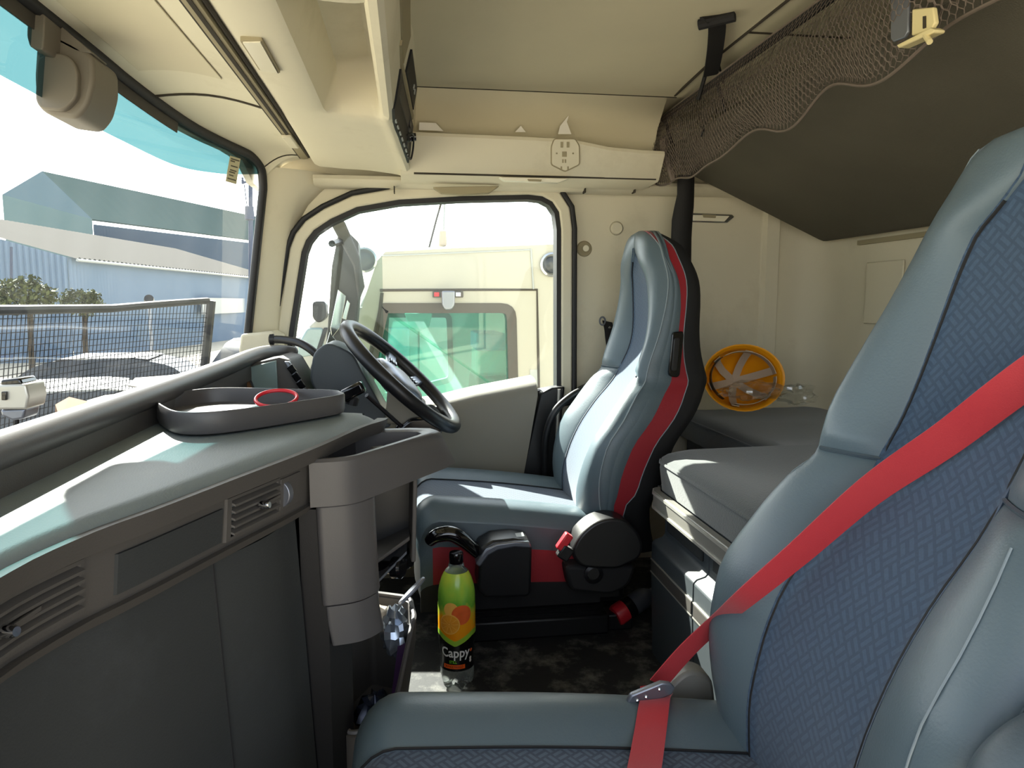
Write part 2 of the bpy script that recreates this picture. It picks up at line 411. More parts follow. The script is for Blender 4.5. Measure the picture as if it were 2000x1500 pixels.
# rear part of the driver wall curving into the back wall, with two vertical ribs
def plan_back(t):
    pts = [(1.272, 2.499), (1.276, 2.498), (1.285, 2.478), (1.33, 2.474), (1.345, 2.5), (1.40, 2.498), (1.45, 2.475), (1.485, 2.43), (1.5, 2.36), (1.5, 2.2), (1.5, -.1)]
    return pts[t]
rows = [[(plan_back(i)[0], plan_back(i)[1], z) for z in (0, .3, .6, .9, 1.1, 1.3, 1.62)] for i in range(11)]
wb = MB().slab(rows, lambda i, j: Vector((.05, 0, 0)) if i > 8 else Vector((.02, .05, 0))).build('wall_back', 'beige', smooth=50)
S(wb, 'beige back wall of the sleeper behind the bunks', 'wall')
# shallow raised access panel and horizontal ledge on the back wall
MB().slab([[(1.497, y, z) for y in (2.02, 2.20)] for z in (.88, 1.08)], (-.006, 0, 0)).build('wall_panel', 'beige', wb, bevel=.004)
MB().slab([[(1.499, y, z) for y in (.9, 2.25)] for z in (1.14, 1.155)], (-.012, 0, 0)).build('ledge', 'beige_dark', wb)
# passenger-side wall behind the open door and the sill
wl = MB().box((.98, -.12, 0), (XB+.03, -.06, ZC)).build('wall_passenger', 'beige', smooth=0)
S(wl, 'beige trim wall behind the open passenger door', 'wall')
wf = MB().box((-.83, -.12, -.05), (-.77, YW+.05, .60)).build('wall_front', 'black_plastic', smooth=0)
S(wf, 'black bulkhead below the windscreen', 'wall')
# ceiling
ce = MB()
ce.slab([[(x, y, ZC - .018*max(0, (y-1.9)/.3)**2) for y in (-.12, .6, 1.2, 1.7, 1.9, 2.0, 2.1, 2.21)] for x in (-.08, .3, .7, 1.1, XB+.03)], (0, 0, .04))
ce = S(ce.build('ceiling', 'beige_cloth', smooth=60), 'beige cloth roof lining of the cab', 'ceiling')
MB().tube([(.82, -.1, ZC-.001), (.82, 1.9, ZC-.001), (.82, 2.2, ZC-.017)], .004, 6).build('seam', 'groove', ce)
MB().tube([(.82, 1.72, ZC-.001), (1.4, 1.72, ZC-.001)], .003, 6).build('seam', 'groove', ce)
rf = MB().box((-.60, -.2, ZC+.05), (XB+.1, YW+.1, ZC+.09)).build('roof_panel', 'white_paint', ce, smooth=0)
# upper wall between ceiling and header shelf
uw = MB().slab([[(x, y, z) for y, z in (((2.21, 1.583), (2.235, 1.56), (2.30, 1.50), (2.33, 1.43), (2.33, 1.34)) if x < .81 else ((2.21, 1.583), (2.40, 1.580), (2.465, 1.55), (2.478, 1.43), (2.478, 1.34)))] for x in (-.02, .4, .80, .83, 1.2, 1.42)], (0, .015, .012)).build('wall_upper', 'beige_cloth', smooth=50)
S(uw, 'beige lining wall sloping from ceiling down behind the header shelf', 'wall')
MB().tube([(0.02, 2.212, 1.583), (.83, 2.212, 1.583)], .004, 6).build('seam', 'groove', uw)
# header shelf above the door
hp = [(-.02, 1.458, 1.338), (.3, 1.455, 1.338), (.5, 1.452, 1.337), (.62, 1.432, 1.336), (.72, 1.426, 1.336), (.80, 1.424, 1.336)]
tr = MB()
rings = []
for x, zt, zb in hp:
    rings.append([Vector(p) for p in ((x, 2.33, zt-.02), (x, 2.24, zt), (x, 2.225, zt-.004), (x, 2.222, zt-.014), (x, 2.27, zb+.006), (x, 2.28, zb), (x, 2.49, zb-.004), (x, 2.49, zb+.03))])
h3 = S(tr.loft(rings).build('trim_3', 'beige', smooth=40), 'beige header shelf running above the driver door window', 'trim')
MB().tube([(0.02, 2.272, 1.343), (.79, 2.272, 1.343)], .0035, 6).build('seam', 'groove', h3)
# lower header lip right above the door seal, with its three joints
lip = MB().slab([[(x, y, z) for y, z in ((2.42, 1.345), (2.44, 1.328), (2.485, 1.322), (2.495, 1.345))] for x in (-.30, -.1, .2, .5, .9, 1.3)], (0, .004, .012)).build('header_lip', 'beige', h3, smooth=50)
for px in (770, 1143, 1240): MB().box(tuple(at(px-1, 374, y=2.425)-Vector((0, .004, .004))), tuple(at(px+1, 366, y=2.425)+Vector((0, .03, .004)))).build('joint', 'groove', lip, smooth=0)
pt = [at(px, py, y=2.40) for px, py in [(845,366),(975,364),(955,378),(905,381),(862,378)]]
MB().prism_y([(p.x, p.z) for p in pt], 2.39, 2.42).build('door_stop_tab', 'beige_dark', h3, bevel=.003)
# ---------------------------------------------------------------- windscreen
def wx(y, z):
    ys = [-.2,.05,.13,.4,.9,1.25,1.6,2.0,2.3,2.45,2.6]; xs = [-.33,-.47,-.515,-.65,-.73,-.75,-.73,-.66,-.56,-.47,-.36]
    return sinterp(y, ys, xs)+.14*(z-.8)
def ztop(y):
    y = 1.25+abs(y-1.25)
    return sinterp(y, [1.25,1.34,1.64,1.74,2.04,2.2,2.30,2.345,2.362,2.37], [1.475,1.472,1.456,1.444,1.411,1.400,1.392,1.372,1.350,1.315])
def zstrip(y):
    y = 1.25+abs(y-1.25); return min(ztop(y)-.001, sinterp(y, [1.25,1.45,1.77,2.0,2.2,2.37], [1.330,1.327,1.312,1.300,1.315,1.345]))
YS = [.13+2.24*i/60 for i in range(61)]
YS = sorted(set([round(1.25-1.12*math.cos(math.pi*i/70), 5) for i in range(71)]))
def wrows(z0f, z1f, n, dx=0):
    return [[Vector((wx(y, lerp(z0f(y), z1f(y), k/n))+dx, y, lerp(z0f(y), z1f(y), k/n))) for y in YS] for k in range(n+1)]
win = thing('window_1', (-.6, 1.25, .62)); S(win, 'curved windscreen with blue-green tinted sun strip along its top', 'windscreen')
MB().grid(wrows(lambda y: .60, zstrip, 14)).build('glass', 'glass', win, smooth=60)
MB().grid(wrows(zstrip, lambda y: max(ztop(y), zstrip(y)+.0005), 4)).build('sun_strip', 'sun_tint', win, smooth=60)
edge = [Vector((wx(y, ztop(y)), y, ztop(y))) for y in YS]
side = [Vector((wx(2.372, z), 2.372, z)) for z in (1.30, 1.2, 1.05, .9, .75, .60)]
side0 = [Vector((wx(.128, z), .128, z)) for z in (.60, .75, .9, 1.05, 1.2, 1.30)]
MB().tube([p+Vector((.006, 0, 0)) for p in side0+edge+side], .0135, 8).build('rubber_seal', 'black_rubber', win, smooth=60)
# dark printed band along the top edge near the sensor
MB().slab([[Vector((wx(y, ztop(y)-d)+.004, y, ztop(y)-d)) for y in YS if 1.0 <= y <= 2.02] for d in (0, .02, .037)], (-.002, 0, 0)).build('printed_band', 'dark_trim', win)
# A-pillar trim
def pil(z):   # wall-side boundary of the pillar
    return interp(z, [.0,.5,.72,.9,1.05,1.17,1.25,1.30,1.36], [-.47,-.45,-.43,-.415,-.395,-.375,-.345,-.30,-.23])
rows = []
for z in (.45,.6,.75,.9,1.05,1.15,1.22,1.27,1.31,1.345,1.37):
    a = Vector((wx(2.372, z)+.012, 2.378, z)); b = Vector((pil(z), 2.497, z)); c = (a+b)/2+Vector((.012, -.022, 0))
    rows.append([(1-t)**2*a+2*t*(1-t)*c+t*t*b for t in [k/8 for k in range(9)]])
pl = S(MB().slab(rows, (0, .03, 0)).build('trim_1', 'beige', smooth=60), 'beige windscreen pillar trim between windscreen and driver door', 'trim')
mp = [at(px, py, y=2.36) for px, py in [(474,652),(532,646),(548,655),(545,684),(470,690)]]
MB().prism_y([(p.x, p.z) for p in mp], 2.33, 2.46).build('handle_mount', 'beige', pl, bevel=.008)
# header above the windscreen
HR = lambda y: Vector((-.325, y, 1.408-.006*max(0, (y-2.0))*2))
rows = []
HY = [y for y in YS] + [2.39, 2.42]
for t in [k/8 for k in range(9)]:
    r = []
    for y in HY:
        a = Vector((wx(min(y, 2.37), ztop(min(y, 2.37))), y, ztop(min(y, 2.368)))) + Vector((.004, 0, .004)); b = HR(y)
        p = a.lerp(b, t); p.z += .018*math.sin(math.pi*t); r.append(p)
    rows.append(r)
hd = S(MB().slab(rows, (0, 0, .03)).build('trim_2', 'beige', smooth=60), 'beige header panel between the windscreen top and the overhead console', 'trim')
def hdp(y, t, dz=0):
    a = Vector((wx(y, ztop(y)), y, ztop(y)))+Vector((.004, 0, .004)); p = a.lerp(HR(y), t); p.z += .018*math.sin(math.pi*t)+dz; return p
rows = [[Vector((wx(min(max(y, .13), 2.37), ztop(min(max(y, .13), 2.368)))-.03+.02*k, y, lerp(ztop(min(max(y, .135), 2.368))-.004, 1.655, k/3))) for y in [-.15]+YS[::4]+[2.40, 2.55]] for k in range(4)]
MB().slab(rows, (-.02, 0, 0)).build('roof_front', 'white_paint', hd, smooth=50)
# sunken visor panel and a joint line on the header
vp = [[hdp(lerp(lerp(1.02, 1.0, t), lerp(1.72, 1.68, t), s), lerp(.16, .78, t), -.004) for s in [k/10 for k in range(11)]] for t in [k/6 for k in range(7)]]
MB().slab(vp, (0, 0, .003)).build('visor_panel', 'beige_mid', hd, smooth=50, bevel=.003)
MB().tube([hdp(1.86-.02*k/8, .04+.92*k/8, -.001) for k in range(9)], .0035, 6).build('seam', 'groove', hd)
MB().tube([hdp(2.36, .10+.88*k/8, -.001) for k in range(9)], .002, 6).build('seam', 'groove', hd)
# curtain rail along the header rear edge
cr = MB(); cr.slab([[(-.335, y, 1.401), (-.322, y, 1.399), (-.309, y, 1.401)] for y in (-.1, 1, 2, 2.40)], (0, 0, .012))
cr = cr.build('curtain_rail', 'beige_dark', hd, smooth=30)
MB().slab([[(-.3225, y, 1.3975), (-.3155, y, 1.3985)] for y in (-.1, 2.12)], (0, 0, .003)).build('rail_slot', 'groove', cr)
MB().slab([[(-.3355, y, 1.4005), (-.3325, y, 1.4005)] for y in (-.1, 2.40)], (0, 0, .003)).build('rail_slot', 'groove', cr)
MB().box((-.334, 2.06, 1.391), (-.308, 2.20, 1.400)).build('curtain_glider', 'beige', cr, bevel=.003)
# ---------------------------------------------------------------- driver door
dr = thing('door_1', (.05, YW, 0)); S(dr, 'driver door with large side window, black seal and grey lower trim', 'door')
mxy = lambda y: (lambda a, b: (a, y, b))
A, B_ = ringof(-.004, .012); MB().ring(A, B_, mxy(2.478), mxy(2.54)).build('glass_seal', 'black_rubber', dr, smooth=40)
A, B_ = ringof(.012, .050); MB().ring(A, B_, lambda a, b: (a, 2.470, b), mxy(2.54)).build('window_frame', 'beige', dr, smooth=40, bevel=.006)
A, B_ = ringof(.050, .066); MB().ring(A, B_, mxy(2.462), mxy(2.54)).build('door_seal', 'black_rubber', dr, smooth=40, bevel=.005)
MB().prism_y(offsetpoly(GL, .004), 2.518, 2.522).build('window_pane', 'glass_side', dr, smooth=0)
# grey lower trim: thick panel with a sloping top
top = [(-.46, .50), (-.1, .545), (.116, .579), (.221, .603), (.434, .640)]
rows = []
for x, z in top:
    xb = x if x < .4 else .434
    rows.append([Vector((x, 2.505, z+.045)), Vector((x, 2.45, z+.035)), Vector((x, 2.425, z+.014)), Vector((x, 2.418, z-.01)), Vector((lerp(x, .405 if x > .4 else x, 1), 2.418, .46)), Vector((.372 if x > .4 else x, 2.418, .28)), Vector((.30 if x > .4 else x, 2.43, 0))])
MB().slab(rows, (0, .075, 0)).build('door_trim_panel', 'grey_panel', dr, smooth=40)
pts = [at(px, py, y=2.44) for px, py in [(1055,768),(1078,757),(1103,755),(1098,800),(1090,1010),(1000,1010)]]
MB().prism_y([(p.x, p.z) for p in pts], 2.435, 2.498).build('door_edge', 'black_plastic', dr, bevel=.006)
MB().tube([at(1092,760,y=2.43), at(1088,850,y=2.43), at(1086,1000,y=2.43)], .006, 8).build('weather_strip', 'alu', dr)
# window switch panel glimpsed past the wheel
pts = [at(px, py, y=2.40) for px, py in [(770,835),(800,808),(872,788),(880,800),(860,830),(790,860)]]
MB().prism_y([(p.x, p.z) for p in pts], 2.385, 2.43).build('switch_panel', 'gloss_black', dr, bevel=.008)
# ---------------------------------------------------------------- overhead console (the setting's own storage unit)
oc = thing('overhead_console', (-.15, 1.2, 1.38), 'beige overhead console with radio panel above the windscreen', 'overhead console')
def prof(y):
    A_ = [(-.300,1.412),(-.285,1.404),(-.205,1.398),(-.192,1.402),(-.172,1.462),(-.160,1.505),(-.085,1.520),(-.066,1.505),(-.062,1.41),(-.054,1.393),(-.040,1.389),(-.030,1.396),(-.020,1.45),(-.008,1.52),(.015,1.60)]
    B1 = [(-.300,1.412),(-.285,1.404),(-.205,1.402),(-.185,1.401),(-.165,1.400),(-.150,1.399),(-.085,1.394),(-.070,1.393),(-.062,1.391),(-.054,1.388),(-.044,1.385),(-.032,1.390),(-.018,1.45),(-.002,1.52),(.02,1.60)]
    B2 = [(-.285,1.378),(-.270,1.371),(-.20,1.366),(-.17,1.365),(-.14,1.364),(-.11,1.362),(-.05,1.355),(-.03,1.352),(-.02,1.349),(-.01,1.345),(.002,1.343),(.012,1.350),(.018,1.42),(.026,1.50),(.04,1.60)]
    if y <= 1.78: return A_
    if y <= 1.84:
        t = (y-1.78)/.06; t = t*t*(3-2*t); return [(lerp(a[0], b[0], t), lerp(a[1], b[1], t)) for a, b in zip(A_, B1)]
    t = min(1, (y-1.84)/.46); t2 = t**1.25
    return [(lerp(a[0], b[0], t), lerp(a[1], b[1], t2)) for a, b in zip(B1, B2)]
def ring_at(y): 
    p = prof(y); return [Vector((a, y, b)) for a, b in p] + [Vector((-.30, y, 1.62))]
MB().loft([ring_at(y) for y in (-.1, .3, .7, 1.1, 1.4, 1.6, 1.70, 1.76, 1.78, 1.79, 1.80, 1.81, 1.82, 1.83, 1.84, 1.9, 2.0, 2.1, 2.2, 2.3, 2.36)]).build('console_body', 'beige', oc, smooth=42)
def rear(y, t, off=0):
    p = prof(y)[-5:]; k = t*(len(p)-1); i = min(int(k), len(p)-2); q = Vector((p[i][0], 0, p[i][1])).lerp(Vector((p[i+1][0], 0, p[i+1][1])), k-i)
    return Vector((q.x+off, y, q.z))
def face(name, m, y0, y1, t0, t1, off=.004, parent=oc, th=.006, **k):
    rows = [[rear(lerp(y0, y1, s), lerp(t0, t1, q), off) for s in (0, .25, .5, .75, 1)] for q in (0, .33, .66, 1)]
    return MB().slab(rows, (-th, 0, 0)).build(name, m, parent, smooth=40, **k)
radio = face('radio', 'radio_black', 1.74, 2.20, .20, .62, .005)
face('radio_display', 'dark_trim', 1.80, 2.05, .46, .58, .0075, radio, .003)
for k in range(7): face('radio_button', 'white_grey', 1.83+.05*k, 1.855+.05*k, .235, .262, .0075, radio, .003)
for k in range(4): face('radio_key', 'black_plastic', 2.08, 2.115, .30+.07*k, .345+.07*k, .0085, radio, .004)
face('shelf_lip', 'beige_dark', 1.62, 2.18, .66, .70, .005)
tac = face('recorder_unit', 'radio_black', 1.86, 2.16, .73, .90, .005)
for k in range(2): face('recorder_key', 'white_grey', 2.05+.04*k, 2.065+.04*k, .80, .83, .0075, tac, .003)
face('blank_panel', 'beige_dark', 1.20, 1.80, .73, .93, .004)
kn = rear(2.13, .44, .006); MB().lathe([(0,.018),(.011,.018),(.013,.0)], kn, (1,0,.1), 14).build('radio_knob', 'gloss_black', radio)
mic = catmull([rear(2.04, .36, .01), rear(2.08, .42, .02), rear(2.14, .36, .018), rear(2.16, .22, .014), rear(2.13, .16, .012)], 6)
MB().tube(mic, .003, 6).build('aux_cable', 'black_rubber', radio)
MB().tube([(-.302, y, 1.4085-.02*max(0, y-1.9)) for y in (-.1, 1, 1.9, 2.36)], .004, 6).build('seam', 'groove', oc)
# lamp set into the console underside
L0 = thing('reading_lamp', (-.245, 1.62, 1.395), 'rectangular cream lamp in the overhead console underside', 'lamp')
q = roundpoly([tuple(at(*p, z=1.397))[:2] for p in ((468,78),(512,77),(548,142),(506,136))], .006)
MB().prism_z(q, 1.3955, 1.408).build('lamp_frame', 'beige_dark', L0, bevel=.001)
MB().prism_z(offsetpoly(q, -.004), 1.3935, 1.397).build('lamp_lens', 'lamp_lens', L0, bevel=.001)
# rounded end of the centre roof locker (top edge of the view)
rl = thing('roof_locker', (-.15, .95, 1.46), 'rounded beige locker edge at the top of the overhead console', 'locker')
q = roundpoly([(-.30, .3), (-.02, .3), (-.035, 1.195), (-.31, 1.155)], [.0, .0, .07, .02], 8)
MB().prism_z(q, 1.405, 1.50).build('locker_body', 'beige', rl, bevel=.006)
# ---------------------------------------------------------------- lamps, plates, plugs on the trim
l1 = thing('interior_lamp', (.31, 2.25, 1.34), 'slim white lamp in the header shelf above the door window', 'lamp')
pts = [at(px, py, y=2.262) for px, py in [(975,346),(1112,349),(1090,357),(985,353)]]
MB().prism_y([(p.x, p.z) for p in pts], 2.258, 2.285).build('lamp_housing', 'lamp_lens', l1, bevel=.002)
pts = [at(px, py, y=2.258) for px, py in [(1030,350),(1058,351),(1056,355),(1032,354)]]
MB().prism_y([(p.x, p.z) for p in pts], 2.254, 2.262).build('lamp_switch', 'beige_dark', l1)
l2 = thing('wall_lamp', (.95, 2.48, 1.25), 'small chrome-framed lamp on the wall behind the driver seat', 'lamp')
pts = [at(px, py, y=2.492) for px, py in [(1348,416),(1430,419),(1434,424),(1420,436),(1350,434)]]
MB().prism_y([(p.x, p.z) for p in pts], 2.488, 2.505).build('lamp_frame', 'chrome', l2, bevel=.003)
pts = [at(px, py, y=2.488) for px, py in [(1352,420),(1424,422),(1414,433),(1354,431)]]
MB().prism_y([(p.x, p.z) for p in pts], 2.483, 2.492).build('lamp_lens', 'lamp_lens', l2, bevel=.001)
pts = [at(px, py, y=2.482) for px, py in [(1372,419),(1398,420),(1397,426),(1374,425)]]
MB().prism_y([(p.x, p.z) for p in pts], 2.478, 2.486).build('lamp_switch', 'beige_dark', l2)
# header bracket plate: hexagonal outline with slots
hp_ = thing('bracket_plate', (.47, 2.23, 1.37), 'beige rounded mounting plate with slots on the header shelf', 'plate')
HYF = lambda z: 2.222 + (1.44-z)*.5                     # header face leans
def onface(px, py, off=0):
    y = 2.24
    for _ in range(6): p = at(px, py, y=y); y = min(2.27, max(2.22, 2.222+(1.438-p.z)*.49))
    p = at(px, py, y=y-off); return p
def plate(name, m, pxs, off, th, parent, bevel=0):
    a = [onface(*p, off) for p in pxs]; mb = MB(); n = len(a); mb.add(a+[p+Vector((0, th, 0)) for p in a], [tuple(range(n)), tuple(range(2*n-1, n-1, -1))]+[((i+1) % n, i, n+i, n+(i+1) % n) for i in range(n)])
    return mb.build(name, m, parent, smooth=0, bevel=bevel)
hexo = roundpoly([(1082,270),(1124,270),(1133,285),(1133,322),(1104,336),(1076,322),(1076,285)], 5, 3)
plate('plate_edge', 'beige_dark', hexo, .003, .006, hp_)
plate('plate_body', 'beige', offsetpoly(hexo, -2.2), .005, .006, hp_)
for q in ([(1095,277),(1100,277),(1100,288),(1095,288)], [(1107,277),(1112,277),(1112,288),(1107,288)], [(1098,296),(1107,296),(1107,306),(1098,306)], [(1098,311),(1101,311),(1101,318),(1098,318)], [(1103,311),(1106,311),(1106,318),(1103,318)], [(1095,325),(1098,325),(1098,332),(1095,332)], [(1108,325),(1111,325),(1111,332),(1108,332)], [(1086,298),(1089,298),(1089,301),(1086,301)], [(1118,298),(1121,298),(1121,301),(1118,301)]):
    plate('slot', 'beige_dark', q, .0058, .004, hp_)
# torn paper scraps standing on the header shelf
for i, (pts, lab) in enumerate((([(1090,262),(1094,246),(1110,226),(1107,238),(1116,262)], 'tall torn white paper scrap on the header shelf above the plate'), ([(1006,258),(1017,246),(1026,258)], 'small triangular paper scrap on the header shelf'), ([(818,254),(819,239),(850,240),(866,256)], 'pale rounded card corner on the header shelf beside the radio'))):
    a = [at(*p, y=2.262) for p in pts]; n = len(a)
    mb = MB().add(a+[p+Vector((.002*math.sin(k), .0012, 0)) for k, p in enumerate(a)], [tuple(range(n)), tuple(range(2*n-1, n-1, -1))]+[((k+1) % n, k, n+k, n+(k+1) % n) for k in range(n)])
    tag(mb.build('paper_scrap', 'paper', smooth=0), lab, 'paper')
pg = thing('screw_cap', at(1204, 446, y=2.49), 'flat round beige cap on the wall beside the driver door', 'cap')
MB().lathe([(0,.008),(.019,.008),(.022,.005),(.023,0)], at(1204, 446, y=2.50), (0,-1,0), 24).build('cap_disc', 'beige', pg)
MB().lathe([(.0235,.002),(.0245,.0015),(.0245,0)], at(1204, 446, y=2.50), (0,-1,0), 24).build('cap_ring', 'beige_dark', pg)
hk = thing('coat_hook', at(1141, 486, y=2.49), 'small round coat hook on the wall beside the door seal', 'hook')
MB().lathe([(0,.004),(.024,.004),(.028,0)], at(1141, 486, y=2.50), (0,-1,0), 24).build('hook_base', 'beige_dark', hk)
MB().lathe([(.006,.004),(.006,.016),(.011,.020),(.011,.026),(0,.027)], at(1141, 486, y=2.50), (0,-1,0), 18).build('hook_knob', 'beige', hk)
hc = thing('roof_hatch', (.35, 1.42, 1.59), 'beige roof hatch frame at the top edge of the ceiling', 'hatch')
pts = roundpoly([(.10, .7), (.32, .7), (.30, 1.508), (.085, 1.508)], .02)
MB().prism_z(pts, 1.585, 1.602).build('hatch_frame', 'beige', hc, bevel=.004)
MB().prism_z(offsetpoly(pts, -.03), 1.580, 1.587).build('hatch_cover', 'lamp_lens', hc, bevel=.004)
# ================================================================== DASHBOARD
db = thing('dashboard', (-.3, .8, 0), 'dark grey dashboard with padded top and air vents', 'dashboard')
def DE(y): return sinterp(y, [-.1,.3,.605,.69,.76,.885,1.05,1.24,1.31,1.40], [-.350,-.342,-.322,-.300,-.268,-.217,-.149,-.085,-.052,-.045])
def dtop(s, q):
    ye = lerp(1.455, 1.345, s**1.5); y = lerp(-.08, ye, q)
    x = lerp(-.425, DE(y), s)
    if s > .9 and q > .93: x -= .03*((q-.93)/.07)**2
    z = .750 - .012*max(0, (s-.88)/.12)**2 - .010*max(0, (q-.955)/.045)**2
    return Vector((x, y, z))
sv = [0,.2,.4,.6,.75,.86,.9,.93,.96,.98,1]; qv = [k/40*.92 for k in range(41)]+[.94,.955,.97,.985,1]
MB().slab([[dtop(s, q) for q in qv] for s in sv], lambda i, j: Vector((0, 0, -.014))).build('top_pad', 'dash_top', db, smooth=50)
# fascia lip, vent strip, lower panels follow the rear edge
FY = [-.08+1.16*k/40 for k in range(41)]
def strip(z0, x0, z1, x1, y0, y1, n=30): return [[Vector((DE(y)+lerp(x0, x1, t), y, lerp(z0, z1, t))) for y in [lerp(y0, y1, k/n) for k in range(n+1)]] for t in (0, .5, 1)]
MB().slab(strip(.7395, .0095, .716, .001, -.08, 1.32, 60), (-.02, 0, 0)).build('lip', 'dash', db, smooth=40)
st = MB().slab(strip(.715, -.012, .648, -.018, -.08, 1.095), (-.02, 0, 0)).build('vent_strip', 'dash', db, smooth=40)
MB().slab(strip(.650, -.008, .636, -.020, -.08, 1.095), (-.02, 0, 0)).build('lower_ledge', 'dash', db, smooth=40)
MB().slab(strip(.702, -.0095, .660, -.0135, .735, .885, 20), (-.004, 0, 0)).build('smooth_insert', 'dash_low', st, smooth=40)
MB().slab([[Vector((DE(y)-.030+.05*(.63-z), y, z)) for y in [lerp(-.08, .892, k/20) for k in range(21)]] for z in (.632,.5,.3,.1,0)], (-.03, 0, 0)).build('glovebox_panel', 'dash_low', db, smooth=40)
MB().slab([[Vector((DE(y)-.034+.05*(.63-z)+.010*math.sin(math.pi*min(1, (y-.8945)/.16)), y, z)) for y in [lerp(.8945, 1.075, k/12) for k in range(13)]] for z in (.632,.5,.3,.1,0)], (-.03, 0, 0)).build('side_panel', 'dash_low', db, smooth=40)
MB().tube([Vector((DE(.893)-.031+.05*(.63-z), .893, z)) for z in (.632,.5,.3,.1,0)], .0020, 6).build('panel_gap', 'shell_black', db)
# inner body closing the block towards the driver
MB().prism_z([(-.43,-.08),(-.41,-.08),(-.40,.6),(-.32,.86),(-.21,1.10),(-.14,1.28),(-.12,1.33),(-.20,1.42),(-.43,1.42)], .02, .716).build('dash_core', 'black_plastic', db, smooth=30)
# raised cowl rail along the windscreen with its wall and trough
MB().slab([[Vector((-.418, y, z)) for y in (-.08, .7, 1.4, 1.8, 2.1)] for z in (.745, .765, .79)], (-.02, 0, 0)).build('cowl_wall', 'dash', db)
rp = catmull([(-.43,-.1,.795),(-.43,.6,.795),(-.43,1.2,.795),(-.43,1.7,.797),(-.425,2.0,.804),(-.41,2.13,.806),(-.375,2.20,.803),(-.335,2.215,.795)], 8)
MB().tube(rp, lambda t: .021 if t < .97 else .021-.3*(t-.97), 12).build('cowl_rail', 'pod', db, smooth=60)
MB().slab([[Vector((x, y, z)) for y in (-.05, .6, 1.25, 1.9, 2.36)] for x, z in ((-.43,.745),(-.52,.715),(-.66,.70),(-.76,.71))], (0, 0, -.02)).build('cowl_trough', 'dash', db)
MB().box((-.80, -.1, .58), (-.43, 2.48, .69)).build('cowl_base', 'black_plastic', db, smooth=0)
MB().prism_y([(-.77,.0),(-.50,.0),(-.46,.35),(-.40,.52),(-.42,.70),(-.77,.70)], 1.43, 2.47).build('driver_bulkhead', 'black_plastic', db, bevel=.01)
# air vents ------------------------------------------------------------------
def vent(y0, y1, knob_y, wheel):
    def P(y, z, o=0): return Vector((DE(y)-.014-.0785*(.70-z)+o, y, z))
    zt, zb = .7075, .6610; n = 8
    v = MB().slab([[P(lerp(y0, y1, k/n), z, .001) for k in range(n+1)] for z in (zb, zt)], (-.008, 0, 0)).build('air_vent', 'gloss_black', db, smooth=40)
    fr = MB()
    for (ya, yb, za, zb_) in ((y0-.008,y1+.004,zt,zt+.004),(y0-.008,y1+.004,zb-.004,zb),(y0-.008,y0,zb,zt),(y1,y1+.004,zb,zt)):
        fr.slab([[P(lerp(ya, yb, k/n), z, .0045) for k in range(n+1)] for z in (za, zb_)], (-.008, 0, 0))
    fr.build('vent_frame', 'dash', v, smooth=30)
    for j in range(5):
        z = zb+.006+(zt-zb-.010)*j/4
        MB().slab([[P(lerp(y0, y1, k/n), z, .001), P(lerp(y0, y1, k/n), z-.004, .009)] for k in range(n+1)], (0, 0, .0028)).build('slat', 'dash', v, smooth=30)
    c = P(knob_y, .688, .012); MB().lathe([(0,.012),(.004,.012),(.0055,.008),(.0055,0),(.003,-.004)], c, (1,-.35,.1), 14).build('vent_knob', 'chrome', v)
    MB().slab([[P(knob_y+.002, z, .011), P(knob_y+.045, z+.0015, .010)] for z in (.684, .688)], (-.002, 0, 0)).build('vent_tab', 'dash', v)
    if wheel:
        w0 = y1+.010
        MB().slab([[P(lerp(w0, w0+.048, k/4), z, .003) for k in range(5)] for z in (zb+.001, zt)], (-.006, 0, 0)).build('thumbwheel_plate', 'dash', v, bevel=.001)
        c = P(w0+.016, .684, -.010); MB().lathe([(.012,-.006),(.021,-.006),(.021,.006),(.012,.006)], c, Vector((.35,1,0)), 20, caps=True).build('thumbwheel', 'metal_grey', v, bevel=.001)
    return v
vent(.50, .695, .60, False)
vent(.900, .992, .945, True)
# centre pod ------------------------------------------------------------------
po = thing('console_pod', (-.05, 1.15, .30), 'grey centre console pod with open top bin beside the dashboard end', 'console')
out = [(-.150,1.065),(-.118,1.068),(-.095,1.074),(-.078,1.088),(.040,1.262),(.052,1.290),(.040,1.315),(0,1.325),(-.11,1.32),(-.16,1.20)]
inn = [(-.128,1.092),(-.112,1.094),(-.102,1.098),(-.092,1.106),(.010,1.262),(.018,1.280),(.010,1.296),(-.01,1.300),(-.10,1.298),(-.135,1.20)]
def zrim(x, y): return .717 + .0 * x
def slope(t):   # outer wall leans out at the far end going down
    r = []
    for x, y in out:
        k = max(0, min(1, (y-1.10)/.19)); r.append(Vector((x+.028*k*t, y+.012*k*t, lerp(.717, lerp(.648, .655, k), t))))
    return r
rings = [[Vector((x, y, .65)) for x, y in inn], [Vector((x, y, .716)) for x, y in inn], [Vector((lerp(a[0], b[0], .35), lerp(a[1], b[1], .35), .7185)) for a, b in zip(inn, out)], [Vector((lerp(a[0], b[0], .8), lerp(a[1], b[1], .8), .7195)) for a, b in zip(inn, out)], slope(.03), slope(.2), slope(.5), slope(.8), slope(1)]
MB().loft(rings).build('pod_shell', 'pod', po, smooth=45)
MB().prism_z(inn, .652, .664).build('bin_floor', 'black_plastic', po)
MB().obox((-.055,1.20,.69), (.011,.004,0), (-.003,.009,0), (0,0,.020)).build('bin_divider', 'dash', po, bevel=.003)
MB().lathe([(.03,0),(.03,.03),(.026,.03),(.026,.002)], (-.01,1.262,.668), (0,0,1), 20).build('cup_ring', 'black_plastic', po)
def colring(pts, z, lean): return [Vector((x+lean, y, z)) for x, y in pts]
cp = roundpoly([(-.143,1.072),(-.088,1.082),(-.056,1.125),(-.10,1.30),(-.16,1.20)], [.01,.03,.02,.01,.01], 4)
